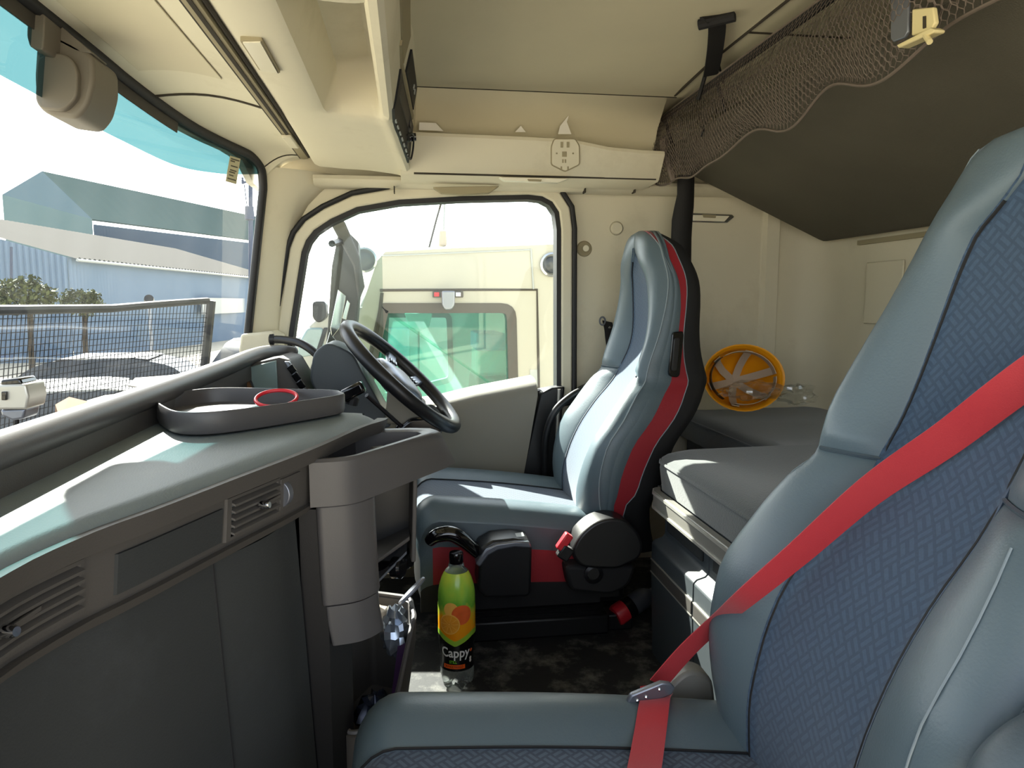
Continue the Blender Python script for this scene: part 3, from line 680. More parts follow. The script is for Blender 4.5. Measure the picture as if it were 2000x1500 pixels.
MB().loft([colring(cp, .646, 0), colring(cp, .60, .001), colring(cp, .53, .003), colring(cp, .490, .005)]).build('column_upper', 'pod', po, smooth=45, bevel=.002)
cp2 = offsetpoly(cp, -.004)
MB().loft([colring(cp2, .488, .006), colring(cp2, .46, .008), colring(cp2, .425, .014)]).build('column_lower', 'pod', po, smooth=45, bevel=.004)
MB().prism_z([(-.17,1.085),(-.13,1.08),(-.10,1.12),(-.12,1.3),(-.2,1.3)], .0, .64).build('column_core', 'black_plastic', po)
# open cubby behind the column, facing the driver
cb = MB()
cb.slab([[(-.09,1.20,.640),(.010,1.27,.640)],[(-.12,1.36,.640),(.004,1.345,.640)]], (0,0,.012)); cb.build('cubby_top', 'dash', po, bevel=.002)
cb = MB().slab([[(.010,1.27,.652),(.004,1.272,.48)],[(.004,1.345,.652),(-.002,1.345,.48)]], (-.008,0,0)); cb.build('cubby_edge', 'dash', po, bevel=.002)
MB().slab([[(-.10,1.215,.475),(-.006,1.275,.520)],[(-.12,1.36,.470),(-.006,1.35,.515)]], (0,0,.008)).build('cubby_shelf', 'dash', po, bevel=.002)
MB().slab([[(-.09,1.195,.445),(-.012,1.262,.50)],[(-.12,1.36,.44),(-.012,1.34,.495)]], (0,0,.005)).build('cubby_rail', 'metal_grey', po)
MB().slab([[(-.11,1.34,.48),(-.005,1.35,.48)],[(-.11,1.34,.65),(0,1.35,.65)]], (0,.01,0)).build('cubby_back', 'black_plastic', po)
for (px, py, y, r) in ((758,1108,1.27,.020),(775,1090,1.33,.020)):
    c = at(px, py, y=y); MB().lathe([(0,.030),(r*.8,.030),(r,.026),(r,.012),(r*.6,.008),(r*.6,-.02)], c, (1,-.5,.1), 20).build('brake_knob', 'gloss_black', po)
# ---------------------------------------------------------------- storage bin low on the console, with rubbish
bn = thing('storage_bin', (-.05,1.2,.1), 'open grey waste bin at the foot of the centre console', 'bin')
def binring(z, g):
    pts = [(-.115,1.10),(-.062,1.105),(-.030-.03*(1-g),1.14),(.004*g-.035*(1-g),1.26),(-.005*g-.04*(1-g),1.36),(-.09,1.40),(-.13,1.32)]
    return roundpoly(pts, .015, 3)
zz = lambda p, z: z - max(0, 1.24-p[1])*.85
rg = [[Vector((p[0], p[1], .08)) for p in binring(.08, 0)], [Vector((p[0], p[1], zz(p, .20))) for p in binring(.2, .45)], [Vector((p[0], p[1], zz(p, .33))) for p in binring(.3, .95)], [Vector((p[0], p[1], zz(p, .375))) for p in binring(.34, 1)]]
cen = Vector((-.06, 1.24, 0))
def shr(r, k, dz): return [Vector((lerp(p.x, cen.x, k), lerp(p.y, cen.y, k), p.z+dz)) for p in r]
MB().loft(rg+[shr(rg[3], .06, .003), shr(rg[3], .12, 0), shr(rg[2], .14, 0), shr(rg[1], .2, 0)]).build('bin_shell', 'dash', bn, smooth=50)
MB().tube(shr(rg[3], .05, .004), .0045, 6, closed=True).build('bin_rim', 'pod', bn)
def crumple(c, r, n, seed, mname, name, lab, cat, sq=(1,1,1)):
    random.seed(seed); rows = []
    off = Vector((seed*3.1, seed*1.7, 0))
    for i in range(n+1):
        th = math.pi*(.02+.96*i/n); row = []
        for j in range(2*n):
            ph = math.pi*j/n; d = Vector((math.sin(th)*math.cos(ph), math.sin(th)*math.sin(ph), math.cos(th)))
            k = 1+.45*noise.noise(d*2.4+off)+.25*noise.noise(d*6+off); row.append(Vector(c)+Vector((d.x*sq[0], d.y*sq[1], d.z*sq[2]))*r*k)
        rows.append(row)
    o = MB().loft(rows).build(name, mname, smooth=18); return tag(o, lab, cat)
mat('foil', (150, 160, 172), .18, .75, var=.25, vscale=30)
mat('foil_dark', (38, 44, 58), .2, .4, var=.4, vscale=30)
crumple((-.035,1.285,.345), .040, 10, 3, 'foil', 'crumpled_wrapper', 'crumpled silver plastic wrapper in the waste bin', 'wrapper', (.7,.9,1.1))
crumple((-.070,1.19,.245), .040, 10, 5, 'foil_dark', 'crumpled_wrapper', 'dark shiny plastic wrapper low in the waste bin', 'wrapper', (.8,1.1,.8))
crumple((-.085,1.30,.37), .034, 10, 8, 'hat_web', 'crumpled_paper', 'brownish crumpled paper above the waste bin', 'paper', (1,1,.7))
sp = thing('plastic_dish', (.0,1.33,.40), 'oval dark plastic dish sticking out of the waste bin', 'dish')
MB().lathe([(0,.003),(.7,.003),(.95,.004),(1,.001),(.95,-.002),(0,-.001)], (0,0,0), (0,0,1), 20).build('dish_body', 'metal_grey', None, smooth=40)
ld = bpy.data.objects['dish_body']; ld.parent = sp; ld.location = (-.002, 0, 0); ld.scale = (.035, .016, 1); ld.rotation_euler = (math.radians(-25), math.radians(-35), math.radians(30))
pc = MB().ribbon([(-.046,1.15,.225),(-.034,1.19,.27),(-.022,1.25,.335)], .02, (.5,-.2,.3), .002).build('purple_card', 'purple', smooth=0)
tag(pc, 'dark purple card strip along the waste bin rim', 'card')
# ---------------------------------------------------------------- tray on the dashboard, red ring
ty = thing('dash_tray', (-.26,1.19,.752), 'shallow dark grey plastic tray on the dashboard top', 'tray')
tp = [at(px, py, z=.788) for px, py in [(306,780),(318,795),(352,805),(430,803),(560,787),(664,771),(668,765),(645,761),(560,759),(430,757),(350,765)]]
tp = [tuple(p)[:2] for p in catmull([Vector((p.x, p.y, 0)) for p in tp], 6, True)]
tc_ = (sum(p[0] for p in tp)/len(tp), sum(p[1] for p in tp)/len(tp))
sc = lambda k, z: [Vector((lerp(tc_[0], x, k), lerp(tc_[1], y, k), z)) for x, y in tp]
MB().loft([sc(.95,.7525), sc(.985,.7545), sc(1,.761), sc(1.0,.785), sc(.99,.788), sc(.975,.788), sc(.965,.783), sc(.95,.762), sc(.93,.760)]).build('tray_body', 'pod', ty, smooth=45)
MB().tube([at(405,826,z=.7535), at(413,826,z=.7535)], .0035, 8).build('tray_foot', 'alu', ty)
rr = Vector(at(540, 778, z=.7765)); 
tag(MB().tube([rr+Vector((.036*math.cos(a), .030*math.sin(a), .011*math.sin(a))) for a in [2*math.pi*k/40 for k in range(40)]], .0035, 8, closed=True).build('red_ring', 'red_plastic'), 'thin red plastic ring lying in the dash tray', 'ring')
# ---------------------------------------------------------------- instrument cluster behind the tray
ic = thing('instrument_cluster', (-.36,2.0,.62), 'dark instrument cluster housing under the cowl rail end', 'instrument cluster')
a = [at(px, py, y=1.98) for px, py in [(400,742),(478,712),(545,698),(566,704),(606,770),(606,830),(400,830)]]
MB().prism_y([(p.x, p.z) for p in a], 1.98, 2.20).build('cluster_housing', 'dash', ic, bevel=.006)
mat('gauge_glass', (120, 138, 138), .08, 0, spec=.8, var=.3, vscale=9)
a = [at(px, py, y=1.975) for px, py in [(482,718),(540,704),(543,762),(498,762)]]
MB().prism_y([(p.x, p.z) for p in a], 1.972, 1.985).build('gauge_glass', 'gauge_glass', ic, bevel=.002)
a = [at(px, py, y=1.975) for px, py in [(424,742),(476,720),(494,762),(424,762)]]
MB().prism_y([(p.x, p.z) for p in a], 1.970, 1.985).build('side_panel', 'brown_card', ic, bevel=.002)
a = [at(px, py, y=1.975) for px, py in [(556,705),(566,706),(602,766),(592,768)]]
sw = MB().prism_y([(p.x, p.z) for p in a], 1.962, 1.985).build('switch_strip', 'metal_grey', ic, bevel=.003)
for t in (.25, .5, .75):
    c = Vector(at(lerp(561,597,t), lerp(706,767,t), y=1.960)); MB().obox(c, (.006,0,-.009), (0,.004,0), (.007,0,.005)).build('switch', 'gloss_black', sw, bevel=.001)
# ---------------------------------------------------------------- steering wheel
sw = thing('steering_wheel', (-.1,2.09,.5), 'black steering wheel with grey button spokes in front of the driver seat', 'steering wheel')
wc = Vector((-.025,2.09,.737)); wd_ = Vector((.327,0,-.311)).normalized(); wn = Vector((.311,-.036,.327)).normalized(); wy = wn.cross(wd_).normalized()
WP = lambda a, r, h=0: wc+(wd_*math.cos(a)+wy*math.sin(a))*r+wn*h
MB().tube([WP(2*math.pi*k/64, .208) for k in range(64)], .0195, 14, closed=True, up=tuple(wn)).build('rim', 'black_plastic', sw, smooth=80)
hub = [(.0,.004),(.045,.004),(.07,-.002),(.082,-.016),(.085,-.03),(.07,-.05),(.0,-.055)]
MB().loft([[WP(2*math.pi*k/28, max(.001, r)*(1+.12*math.cos(4*2*math.pi*k/28)), h+.002) for k in range(28)] for r, h in hub]).build('airbag_pad', 'metal_grey', sw, smooth=60)
for s in (-1, 1):
    for a0, a1 in ((math.radians(62), math.radians(48)),):
        for sg in (1, -1):
            aa = s*math.pi/2 + sg*.34
            p = [WP(aa, .07, -.022), WP(aa, .13, -.014), WP(s*math.pi/2+sg*.30, .195, -.004)]
            sd = WP(aa+math.pi/2, 1)-wc
            MB().ribbon(p, .034, tuple(sd), .016).build('spoke', 'metal_grey', sw, bevel=.004)
            c = WP(aa, .125, -.004)
            for k in range(3): MB().obox(c+sd*(k-1)*.010+ (p[2]-p[0]).normalized()*.0, sd*.0035, (p[2]-p[0]).normalized()*.010, wn*.003).build('spoke_button', 'gloss_black', sw, bevel=.001)
p = [WP(0, .07, -.03), WP(0, .14, -.022), WP(0, .20, -.006)]
MB().ribbon(p, .07, (0,1,0), .018).build('spoke', 'dash', sw, bevel=.005)
# column
cl = [at(px, py, y=2.0) for px, py in [(612,688),(640,668),(690,690),(712,735),(768,835),(705,842),(640,800),(604,745)]]
MB().prism_y(roundpoly([(p.x, p.z) for p in cl], .02, 4), 2.0, 2.19).build('column_shroud', 'cabinet_dark', sw, bevel=.012, seg=3)
cl = [at(px, py, y=2.0) for px, py in [(758,742),(800,770),(836,800),(812,834),(752,826)]]
MB().prism_y([(p.x, p.z) for p in cl], 1.985, 2.18).build('column_cover', 'grey_panel', sw, bevel=.008)
cl = [at(px, py, y=1.96) for px, py in [(775,840),(800,818),(850,812),(868,828),(862,850),(800,862)]]
MB().prism_y(roundpoly([(p.x, p.z) for p in cl], .012, 4), 1.96, 2.20).build('knee_cover', 'gloss_black', sw, bevel=.01, seg=3)
s0, s1 = at(790,838,y=1.98), at(716,772,y=1.88)
MB().tube([s0, s1], .006, 8).build('stalk_rod', 'black_plastic', sw)
hc_ = at(690,764,y=1.86); ax = (at(712,752,y=1.86)-at(668,774,y=1.86)).normalized(); 
MB().obox(hc_, ax*.030, (0,.022,0), ax.cross(Vector((0,1,0)))*.017).build('stalk_head', 'gloss_black', sw, bevel=.008, seg=3)
MB().tube([at(690,775,y=1.86), at(686,790,y=1.86)], .016, 10).build('stalk_collar', 'black_plastic', sw)
# ---------------------------------------------------------------- grab handles
gh = catmull([at(532,663,y=2.34), at(556,664,y=2.31), at(590,672,y=2.27), at(622,696,y=2.23), at(646,730,y=2.20), at(658,752,y=2.18), at(664,778,y=2.17)], 6)
g = thing('grab_rail', gh[0]-Vector((0,0,.1)), 'curved black grab rail on the windscreen pillar', 'handle')
MB().tube(gh, .0125, 12).build('rail_tube', 'black_plastic', g, smooth=80)
MB().lathe([(.013,0),(.020,.004),(.020,.016),(.013,.02)], gh[0]-Vector((.010,0,0)), (1,0,0), 16).build('rail_collar', 'black_plastic', g)
gh = catmull([at(1066,985,y=2.40), at(1064,900,y=2.38), at(1068,845,y=2.36), at(1085,802,y=2.35), at(1118,772,y=2.36), at(1148,758,y=2.38), at(1164,752,y=2.44)], 6)
g = thing('entry_grab_bar', gh[0], 'black entry grab bar curving beside the driver seat backrest', 'handle')
MB().tube(gh, .0125, 12).build('handle_tube', 'black_plastic', g, smooth=80)
c = at(1150,762,y=2.43); MB().obox(c, (.03,0,.014), (0,.04,0), (-.006,0,.02)).build('handle_end', 'black_plastic', g, bevel=.008)
# ================================================================== SEATS
ZT = [.24,.30,.40,.475,.556,.634,.70,.735,.76,.80,.87,.97,1.03,1.07,1.11,1.135,1.152,1.160]
XO = [.500,.475,.446,.438,.448,.494,.536,.566,.572,.583,.618,.672,.695,.703,.708,.708,.712,.722]
XI = [.460,.450,.446,.458,.485,.531,.585,.608,.620,.640,.665,.690,.700,.704,.706,.708,.714,.724]
WO = [.19,.21,.246,.253,.253,.246,.226,.206,.204,.207,.202,.190,.175,.160,.138,.112,.075,.015]
WI = [.085,.10,.105,.108,.110,.106,.100,.098,.098,.097,.094,.083,.066,.030,.0015,.0015,.0015,.0015]
RZ = [.24,.377,.44,.66,.87,1.10,1.16]
R0 = [.05,.05,.070,.095,.070,.027,.008]; R1 = [.09,.09,.137,.17,.098,.068,.024]; RB = [.17,.19,.23,.25,.165,.112,.036]
def seat(kind, yc, dxt, cx0, cz, label, near=-1):
    root = thing(kind, (cx0+.3, yc, 0), label, 'seat')
    dx = lambda z: sinterp(z, dxt[0], dxt[1])
    zs = []
    for i in range(len(ZT)-1):
        k = 3 if ZT[i+1]-ZT[i] > .03 else 2
        zs += [lerp(ZT[i], ZT[i+1], j/k) for j in range(k)]
    zs.append(ZT[-1])
    g = lambda T, z: sinterp(z, ZT, T)
    def front(z, s, t):       # s = side sign, t 0 at the insert edge .. 1 at the outer edge .. 2 at the red panel
        wi, wo_, xo, xi = g(WI, z), g(WO, z), g(XO, z)+dx(z), g(XI, z)+dx(z)
        r0 = sinterp(z, RZ, R0)
        if t <= 1:
            y = lerp(wi, wo_, t); bul = .022*math.sin(math.pi*min(1, t*1.02))**.8*min(1, (1.165-z)/.10)
            x = lerp(xi, xo+.010, t**1.15) - bul
            if t > .8: x += .018*((t-.8)/.2)**2
            notch = math.exp(-((z-.745)/.010)**2)*.012*math.sin(math.pi*min(1, t+.08)); x += notch
        else:
            k = t-1; x = lerp(xo+.028, xo+max(.034, r0), k); y = wo_+.006*math.sin(math.pi*k)
        return Vector((x, yc+s*y, z))
    # insert
    ins = [[Vector((g(XI, z)+dx(z)+.006*math.cos(math.pi/2*u)-(.004 if abs(u) > .98 else 0), yc+u*(g(WI, z)+.004), z)) for u in [k/10-1 for k in range(21)]] for z in zs if z <= 1.112]
    MB().slab(ins, (.02, 0, 0)).build('backrest_insert', 'weave_back', root, smooth=60)
    ts = [0,.04,.1,.2,.3,.4,.5,.6,.7,.8,.87,.93,.97,1,1.15,1.4,1.7,2]
    for s in (-1, 1):
        for nm, zz_ in (('lower_bolster', [z for z in zs if z <= .745]+[.745]), ('upper_bolster', [.745]+[z for z in zs if z > .745])):
            MB().slab([[front(z, s, t) for t in ts] for z in zz_], lambda i, j: Vector((.012, 0, 0))).build(nm, 'leather', root, smooth=60)
        zsr = [z for z in zs if z > .30]; zr = [z for z in zsr if z <= (1.17 if near < 0 else 1.0)]
        def sidep(z, k, o=0):
            xo = g(XO, z)+dx(z); a, b = xo+sinterp(z, RZ, R0), xo+sinterp(z, RZ, R1); return Vector((lerp(a, b, k), yc+s*(g(WO, z)-.004*k+o), z))
        MB().slab([[sidep(z, k) for k in (0, .25, .5, .75, 1)] for z in zr], (0, -s*.01, 0)).build('red_side_panel', 'red_panel', root, smooth=60)
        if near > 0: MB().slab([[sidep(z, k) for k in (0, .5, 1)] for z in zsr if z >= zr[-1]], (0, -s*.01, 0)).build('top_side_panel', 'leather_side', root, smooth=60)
        MB().tube([front(z, s, .0)+Vector((-.001, 0, 0)) for z in zs if z <= 1.07], .0022, 5).build('seam', 'shell_black', root)
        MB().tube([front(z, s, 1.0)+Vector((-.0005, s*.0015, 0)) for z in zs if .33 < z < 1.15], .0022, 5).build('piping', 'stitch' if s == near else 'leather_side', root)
        MB().tube([sidep(z, 0, .001) for z in zsr if z < 1.15], .0014, 5).build('stitch_line', 'stitch', root)
        MB().tube([sidep(z, 1, .001) for z in zsr if z < 1.15], .0014, 5).build('stitch_line', 'stitch', root)
        MB().tube([front(.745, s, t)+Vector((-.002, 0, 0)) for t in (.02,.2,.4,.6,.78)], .003, 5).build('seam', 'leather_side', root)
    # back shell
    rows = []
    for z in zs:
        xo = g(XO, z)+dx(z); x1, xb = xo+sinterp(z, RZ, R1), xo+sinterp(z, RZ, RB); w_ = g(WO, z)-.004
        half = [(x1, w_), (lerp(x1, xb, .4), w_*.99), (lerp(x1, xb, .75), w_*.94), (lerp(x1, xb, .95), w_*.78), (xb, w_*.5), (xb+.004, 0)]
        rows.append([Vector((x, yc-y, z)) for x, y in half]+[Vector((x, yc+y, z)) for x, y in half[::-1][1:]])
    MB().slab(rows, (-.015, 0, 0)).build('back_shell', 'shell_black', root, smooth=60)
    # ---- cushion: u along y (-1..1), v from the back edge (0) over the front nose to the lower front edge
    cx1 = g(XI, .40)+dx(.40)+.03
    def cush(v, u):
        au = abs(u)
        raise_ = .020*math.sin(math.pi*max(0, min(1, (au-.42)/.56)))
        edge = .028*max(0, (au-.86)/.14)**2
        if v <= .8:
            x = lerp(cx1, cx0+.06, v/.8); z = cz+.055*(v/.8)+.006*math.sin(math.pi*v/.8)
        else:
            a = (v-.8)/.2*math.pi*.55; x = cx0+.06-.06*math.sin(a); z = cz+.055-.075*(1-math.cos(a))
        x += .05*max(0, au-.72)**2/.08*max(0, v-.6)*.9
        return Vector((x, yc+.25*u, z+raise_-edge))
    vs = [0,.1,.2,.3,.4,.5,.6,.68,.74,.78,.8,.83,.86,.89,.92,.95,.98,1]
    MB().slab([[cush(v, u)-Vector((0, 0, .003)) for u in [(-.42+.84*k/14) for k in range(15)]] for v in vs], (.0, 0, -.03)).build('cushion_insert', 'weave_seat', root, smooth=60)
    for s in (-1, 1):
        us = [s*q for q in (.42,.46,.52,.6,.68,.76,.83,.88,.92,.96,.985,1)]
        MB().slab([[cush(v, u) for u in us] for v in vs], (0, 0, -.025)).build('cushion_bolster', 'leather', root, smooth=60)
        MB().tube([cush(v, .42*s)+Vector((-.001, 0, .0)) for v in vs], .002, 5).build('seam', 'shell_black', root)
        # side: leather band, red band, black skirt
        def sd(v, k):
            p = cush(v, s); zz0, zz1 = p.z, cz-.22
            return Vector((p.x, p.y+s*.008*math.sin(math.pi*k), lerp(zz0, zz1, k)))
        vv = [0,.1,.2,.3,.4,.5,.6,.7,.76,.8,.84,.88,.92,.96]
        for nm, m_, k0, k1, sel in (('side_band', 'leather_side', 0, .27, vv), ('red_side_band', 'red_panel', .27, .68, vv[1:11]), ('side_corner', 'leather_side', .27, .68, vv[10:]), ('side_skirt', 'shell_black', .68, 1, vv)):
            MB().slab([[sd(v, lerp(k0, k1, k/4)) for k in range(5)] for v in sel], (0, -s*.012, 0)).build(nm, m_, root, smooth=60)
    MB().slab([[cush(1, -1+2*k/10)+Vector((.001, 0, -.13*q)) for k in range(11)] for q in (0, .5, 1)], (.015, 0, 0)).build('front_skirt', 'shell_black', root, smooth=60)
    MB().box((cx0+.05, yc-.23, cz-.235), (cx1+.08, yc+.23, cz-.10)).build('seat_pan', 'black_plastic', root, bevel=.02)
    # suspension bellows and base
    rg = []
    for k in range(9):
        z = lerp(.055, cz-.235, k/8); e = .012*(k % 2)
        rg.append([Vector((x, y, z)) for x, y in roundpoly([(cx0+.12-e, yc-.17-e), (cx1+.03+e, yc-.17-e), (cx1+.03+e, yc+.17+e), (cx0+.12-e, yc+.17+e)], .04, 4)])
    MB().loft(rg).build('bellows', 'black_rubber', root, smooth=20)
    MB().box((cx0+.10, yc-.18, 0), (cx1+.05, yc+.18, .06)).build('seat_base', 'black_plastic', root, bevel=.008)
    return root, front, cush, dx, g
DRV, dfront, dcush, ddx, dg = seat('driver_seat', 2.09, ([.3,.4,.63,.8,.99,1.1,1.16], [.03,.03,.045,.042,-.005,-.040,-.046]), 0.0, .350, 'grey leather driver seat with red side panel behind the steering wheel')
PAS, pfront, pcush, pdx, pg_ = seat('passenger_seat', .75, ([.3,1.2], [0,0]), -.085, .338, 'large grey leather passenger seat nearest the camera with patterned insert', near=1)
# driver seat fittings on the near side -----------------------------------------------------------
yn = 1.84
sidept = lambda px, py, y=yn: at(px, py, y=y)
hz = [sidept(px, py, 1.835) for px, py in [(1324,650),(1344,648),(1346,655),(1338,735),(1333,740),(1318,738),(1316,730)]]
ho = MB().prism_y(roundpoly([(p.x, p.z) for p in hz], .008, 3), 1.872, 1.893).build('side_grip', 'gloss_black', DRV, bevel=.003)
hz = [sidept(px, py, 1.83) for px, py in [(1327,662),(1338,660),(1332,726),(1322,728)]]
MB().prism_y(roundpoly([(p.x, p.z) for p in hz], .006, 3), 1.866, 1.882).build('grip_slot', 'black_plastic', ho, bevel=.002)
# control box with lever
cb = [sidept(px, py, 1.78) for px, py in [(935,1062),(960,1048),(1000,1044),(1030,1048),(1035,1060),(1033,1150),(1025,1156),(945,1158),(930,1140)]]
ctl = MB().prism_y([(p.x, p.z) for p in cb], 1.745, 1.835).build('control_box', 'black_plastic', DRV, bevel=.008, seg=3)
ct = [sidept(px, py, 1.79) for px, py in [(925,1088),(945,1060),(965,1050),(1000,1045),(1028,1046),(1033,1058),(1000,1056),(968,1062),(950,1072),(934,1094)]]
ctop = MB().prism_y([(p.x, p.z) for p in ct], 1.738, 1.84).build('control_top', 'metal_grey', ctl, bevel=.004)
c = sidept(1014,1050,1.78); MB().obox(c+Vector((0,.0,.004)), (.012,0,.001), (0,.016,0), (0,0,.004)).build('control_button', 'white_grey', ctop, bevel=.001)
c = sidept(948,1064,1.78); MB().obox(c+Vector((0,.0,.002)), (.012,0,.010), (0,.020,0), (-.004,0,.005)).build('control_dial', 'black_plastic', ctop, bevel=.003)
lv = catmull([sidept(838,1058,1.78), sidept(852,1046,1.775), sidept(880,1042,1.775), sidept(905,1055,1.775), sidept(935,1082,1.78)], 6)
MB().tube(lv, lambda t: .014+.012*math.sin(math.pi*min(1, t*.75+.12)), 12, flat=.8).build('adjust_lever', 'gloss_black', DRV, smooth=80)
# recliner cover
rc = [sidept(px, py, 1.78) for px, py in [(1110,1075),(1128,1040),(1155,1016),(1185,1006),(1215,1010),(1240,1030),(1252,1060),(1245,1085),(1200,1106),(1130,1102)]]
MB().prism_y(roundpoly([(p.x, p.z) for p in rc], .02, 4), 1.755, 1.84).build('recliner_cover', 'black_plastic', DRV, bevel=.014, seg=3)
wq = [sidept(px, py, 1.80) for px, py in [(1100,1100),(1240,1100),(1225,1140),(1190,1158),(1110,1150)]]
MB().prism_y(roundpoly([(p.x, p.z) for p in wq], .02, 4), 1.78, 1.86).build('hinge_housing', 'shell_black', DRV, bevel=.01)
c = sidept(1160,1122,1.775); MB().lathe([(.026,0),(.026,.01),(.018,.014),(.016,.006),(0,.006)], c+Vector((0,.01,0)), (0,-1,0), 20).build('hinge_bolt', 'black_plastic', DRV)
# belt buckle
bk = thing('belt_buckle', sidept(1105,1060,1.74), 'red-topped seat belt buckle beside the driver seat cushion', 'buckle')
u = (sidept(1112,1040,1.74)-sidept(1090,1072,1.74)).normalized(); v = Vector((0,1,0)).cross(u)
MB().obox(sidept(1102,1058,1.74), u*.024, (0,.012,0), v*.011).build('buckle_top', 'red_plastic', bk, bevel=.004)
MB().obox(sidept(1094,1076,1.74)+Vector((.012,0,-.004)), u*.018, (0,.014,0), v*.016).build('buckle_body', 'black_plastic', bk, bevel=.004)
# seat frame rails under the driver seat
for px in (1085, 1200):
    c = at(px, 1195, z=.03); MB().box((c.x-.05, 1.93, 0), (c.x+.04, 1.985, .05)).build('floor_bracket', 'black_plastic', DRV, bevel=.006)
# passenger seat fittings: bolster stitch on the near bolster, side plate and armrest end
MB().tube([pfront(z, -1, .62)+Vector((-.0012, 0, 0)) for z in (.30,.33,.36,.39,.42,.45,.48,.51,.54,.57,.60,.63,.66,.69,.72)], .0012, 5).build('stitch_line', 'stitch', PAS)
pz = [(.33,.20),(.43,.24),(.47,.30),(.46,.37),(.42,.385),(.37,.34),(.33,.27)]
MB().prism_y(roundpoly(pz, .02, 4), 1.005, 1.045).build('side_plate', 'cabinet_trim', PAS, bevel=.006)
ar = catmull([at(1955,1600,y=.46), at(1985,1530,y=.46), at(2060,1470,y=.455), at(2200,1420,y=.45)], 6)
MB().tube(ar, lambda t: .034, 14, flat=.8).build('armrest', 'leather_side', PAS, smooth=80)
# ================================================================== RED SEAT BELT on the passenger seat
sb = thing('seat_belt', (.4,1.0,.3), 'bright red seat belt strapped across the passenger seat', 'seat belt')
def onback(px, py, lift):    # sight line against the seat front: choose the y where the belt floats just off the backrest
    for k in range(240):
        y = .35+.70*k/239; p = at(px, py, y=y)
        if p.z < .3 or p.z > 1.15: continue
        u = abs(y-.75); z = p.z; wi, wo_ = pg_(WI, z), pg_(WO, z)
        if u <= wi: xs = pg_(XI, z)
        elif u <= wo_: t = (u-wi)/(wo_-wi); xs = lerp(pg_(XI, z), pg_(XO, z)+.01, t**1.15)-.022*math.sin(math.pi*min(1, t*1.02))**.8
        else: xs = pg_(XO, z)+.03
        if u < wo_ and p.x >= xs-lift: return p
    return at(px, py, y=1.0)
e1 = [onback(2010,735,.018), onback(1850,855,.022), onback(1700,958,.024), onback(1560,1080,.034), onback(1455,1168,.045), at(1395,1220,y=.972), at(1340,1272,y=.985), at(1285,1335,y=.985)]
bp_ = catmull([e1[0]+(e1[0]-e1[1])*1.2+Vector((.06,0,.03))]+e1, 8)
def sdir(t):
    i = min(len(bp_)-2, max(1, int(t*(len(bp_)-1)))); tn_ = (bp_[i+1]-bp_[i-1]).normalized()
    vw = Vector((.5, .82, -.28)); d = tn_.cross(vw).normalized(); k = min(1, max(0, (t-.30)/.40)); return tuple(d+vw*(.25+1.1*k))
MB().ribbon(bp_, lambda t: .042-.004*min(1, t*1.2), sdir, .0016).build('shoulder_webbing', 'red_belt', sb, smooth=60)
e2 = [at(1272,1338,y=.985), at(1280,1362,y=.965), at(1284,1385,y=.94), at(1284,1430,y=.88), at(1292,1510,y=.80), at(1320,1620,y=.70)]
e2 = e2[:2]+[pcush(lerp(.18,.46,k/7), lerp(.93,-.6,k/7))+Vector((0,0,.007)) for k in range(8)]
MB().ribbon(catmull(e2, 6), lambda t: .036+.012*min(1, t*6), (1, .1, 0), .0016).build('lap_webbing', 'red_belt', sb, smooth=60)
tg = [at(px, py, y=.935) for px, py in [(1224,1372),(1232,1356),(1290,1330),(1308,1332),(1318,1342),(1312,1356),(1252,1382),(1230,1386)]]
tn = MB().prism([(p.x, p.z) for p in tg], lambda a, b: (a, .940-(b-.34)*.15, b), lambda a, b: (a, .950-(b-.34)*.15, b)).build('belt_tongue', 'metal_grey', sb, bevel=.003)
for px, py in ((1245,1368),(1262,1361),(1288,1346)):
    c = at(px, py, y=.939-(at(px, py, y=.94).z-.34)*.15); MB().lathe([(0,.003),(.0022,.002),(.003,0)], c, (0,-1,.5), 10).build('rivet', 'chrome', tn)
MB().obox(at(1312,1388,y=.985), (.012,0,.003), (0,.010,0), (-.003,0,.012)).build('buckle_latch', 'chrome', sb, bevel=.003)
MB().obox(at(1300,1410,y=1.01), (.018,0,.006), (0,.014,0), (-.006,0,.03)).build('buckle_body', 'black_plastic', sb, bevel=.005)
MB().ribbon([at(2060,1230,y=.50),at(2020,1340,y=.49),at(1990,1430,y=.48)], .022, (.6,.4,.5), .0016).build('retractor_webbing', 'red_belt', sb)
# ================================================================== LOWER BUNK
lb = thing('lower_bunk', (1.0, 1.5, 0), 'lower bunk with dark grey mattress on grey storage lockers', 'bunk')
def bx(y):     # front edge of the bunk: bulges between the seats, set back behind them
    return interp(y, [.2,1.02,1.04,1.07,1.75,1.78,1.80,1.815,2.48], [.98,.98,.70,.640,.640,.652,.70,.97,.97])
by = [.2,.5,.85,1.02,1.03,1.04,1.055,1.07,1.2,1.4,1.6,1.72,1.75,1.765,1.78,1.79,1.80,1.81,1.815,1.9,2.1,2.3,2.47]
rows = []
for t in (0,.02,.05,.1,.2,.4,.6,.8,1):
    rows.append([Vector((lerp(bx(y), 1.49, t), y, .545+.014*min(1, t/.05)**.5+.004*t+.004*noise.noise(Vector((t*6, y*5, 0))))) for y in by])
low = [Vector((bx(y)-.004, y, .525)) for y in by]; low2 = [Vector((bx(y)+.004, y, .464)) for y in by]
MB().grid([low2, low]+rows).build('mattress', 'mattress', lb, smooth=60)
MB().tube([Vector((bx(y)-.003, y, .538)) for y in by], .004, 6).build('mattress_piping', 'mattress', lb)
ra = [(bx(y)-.02, y) for y in by if 1.04 <= y <= 1.80]
rl_ = MB().slab([[Vector((x, y, z)) for x, y in ra] for z in (.418, .44, .464)], (.02, 0, 0)).build('front_rail', 'cabinet_trim', lb, bevel=.002)
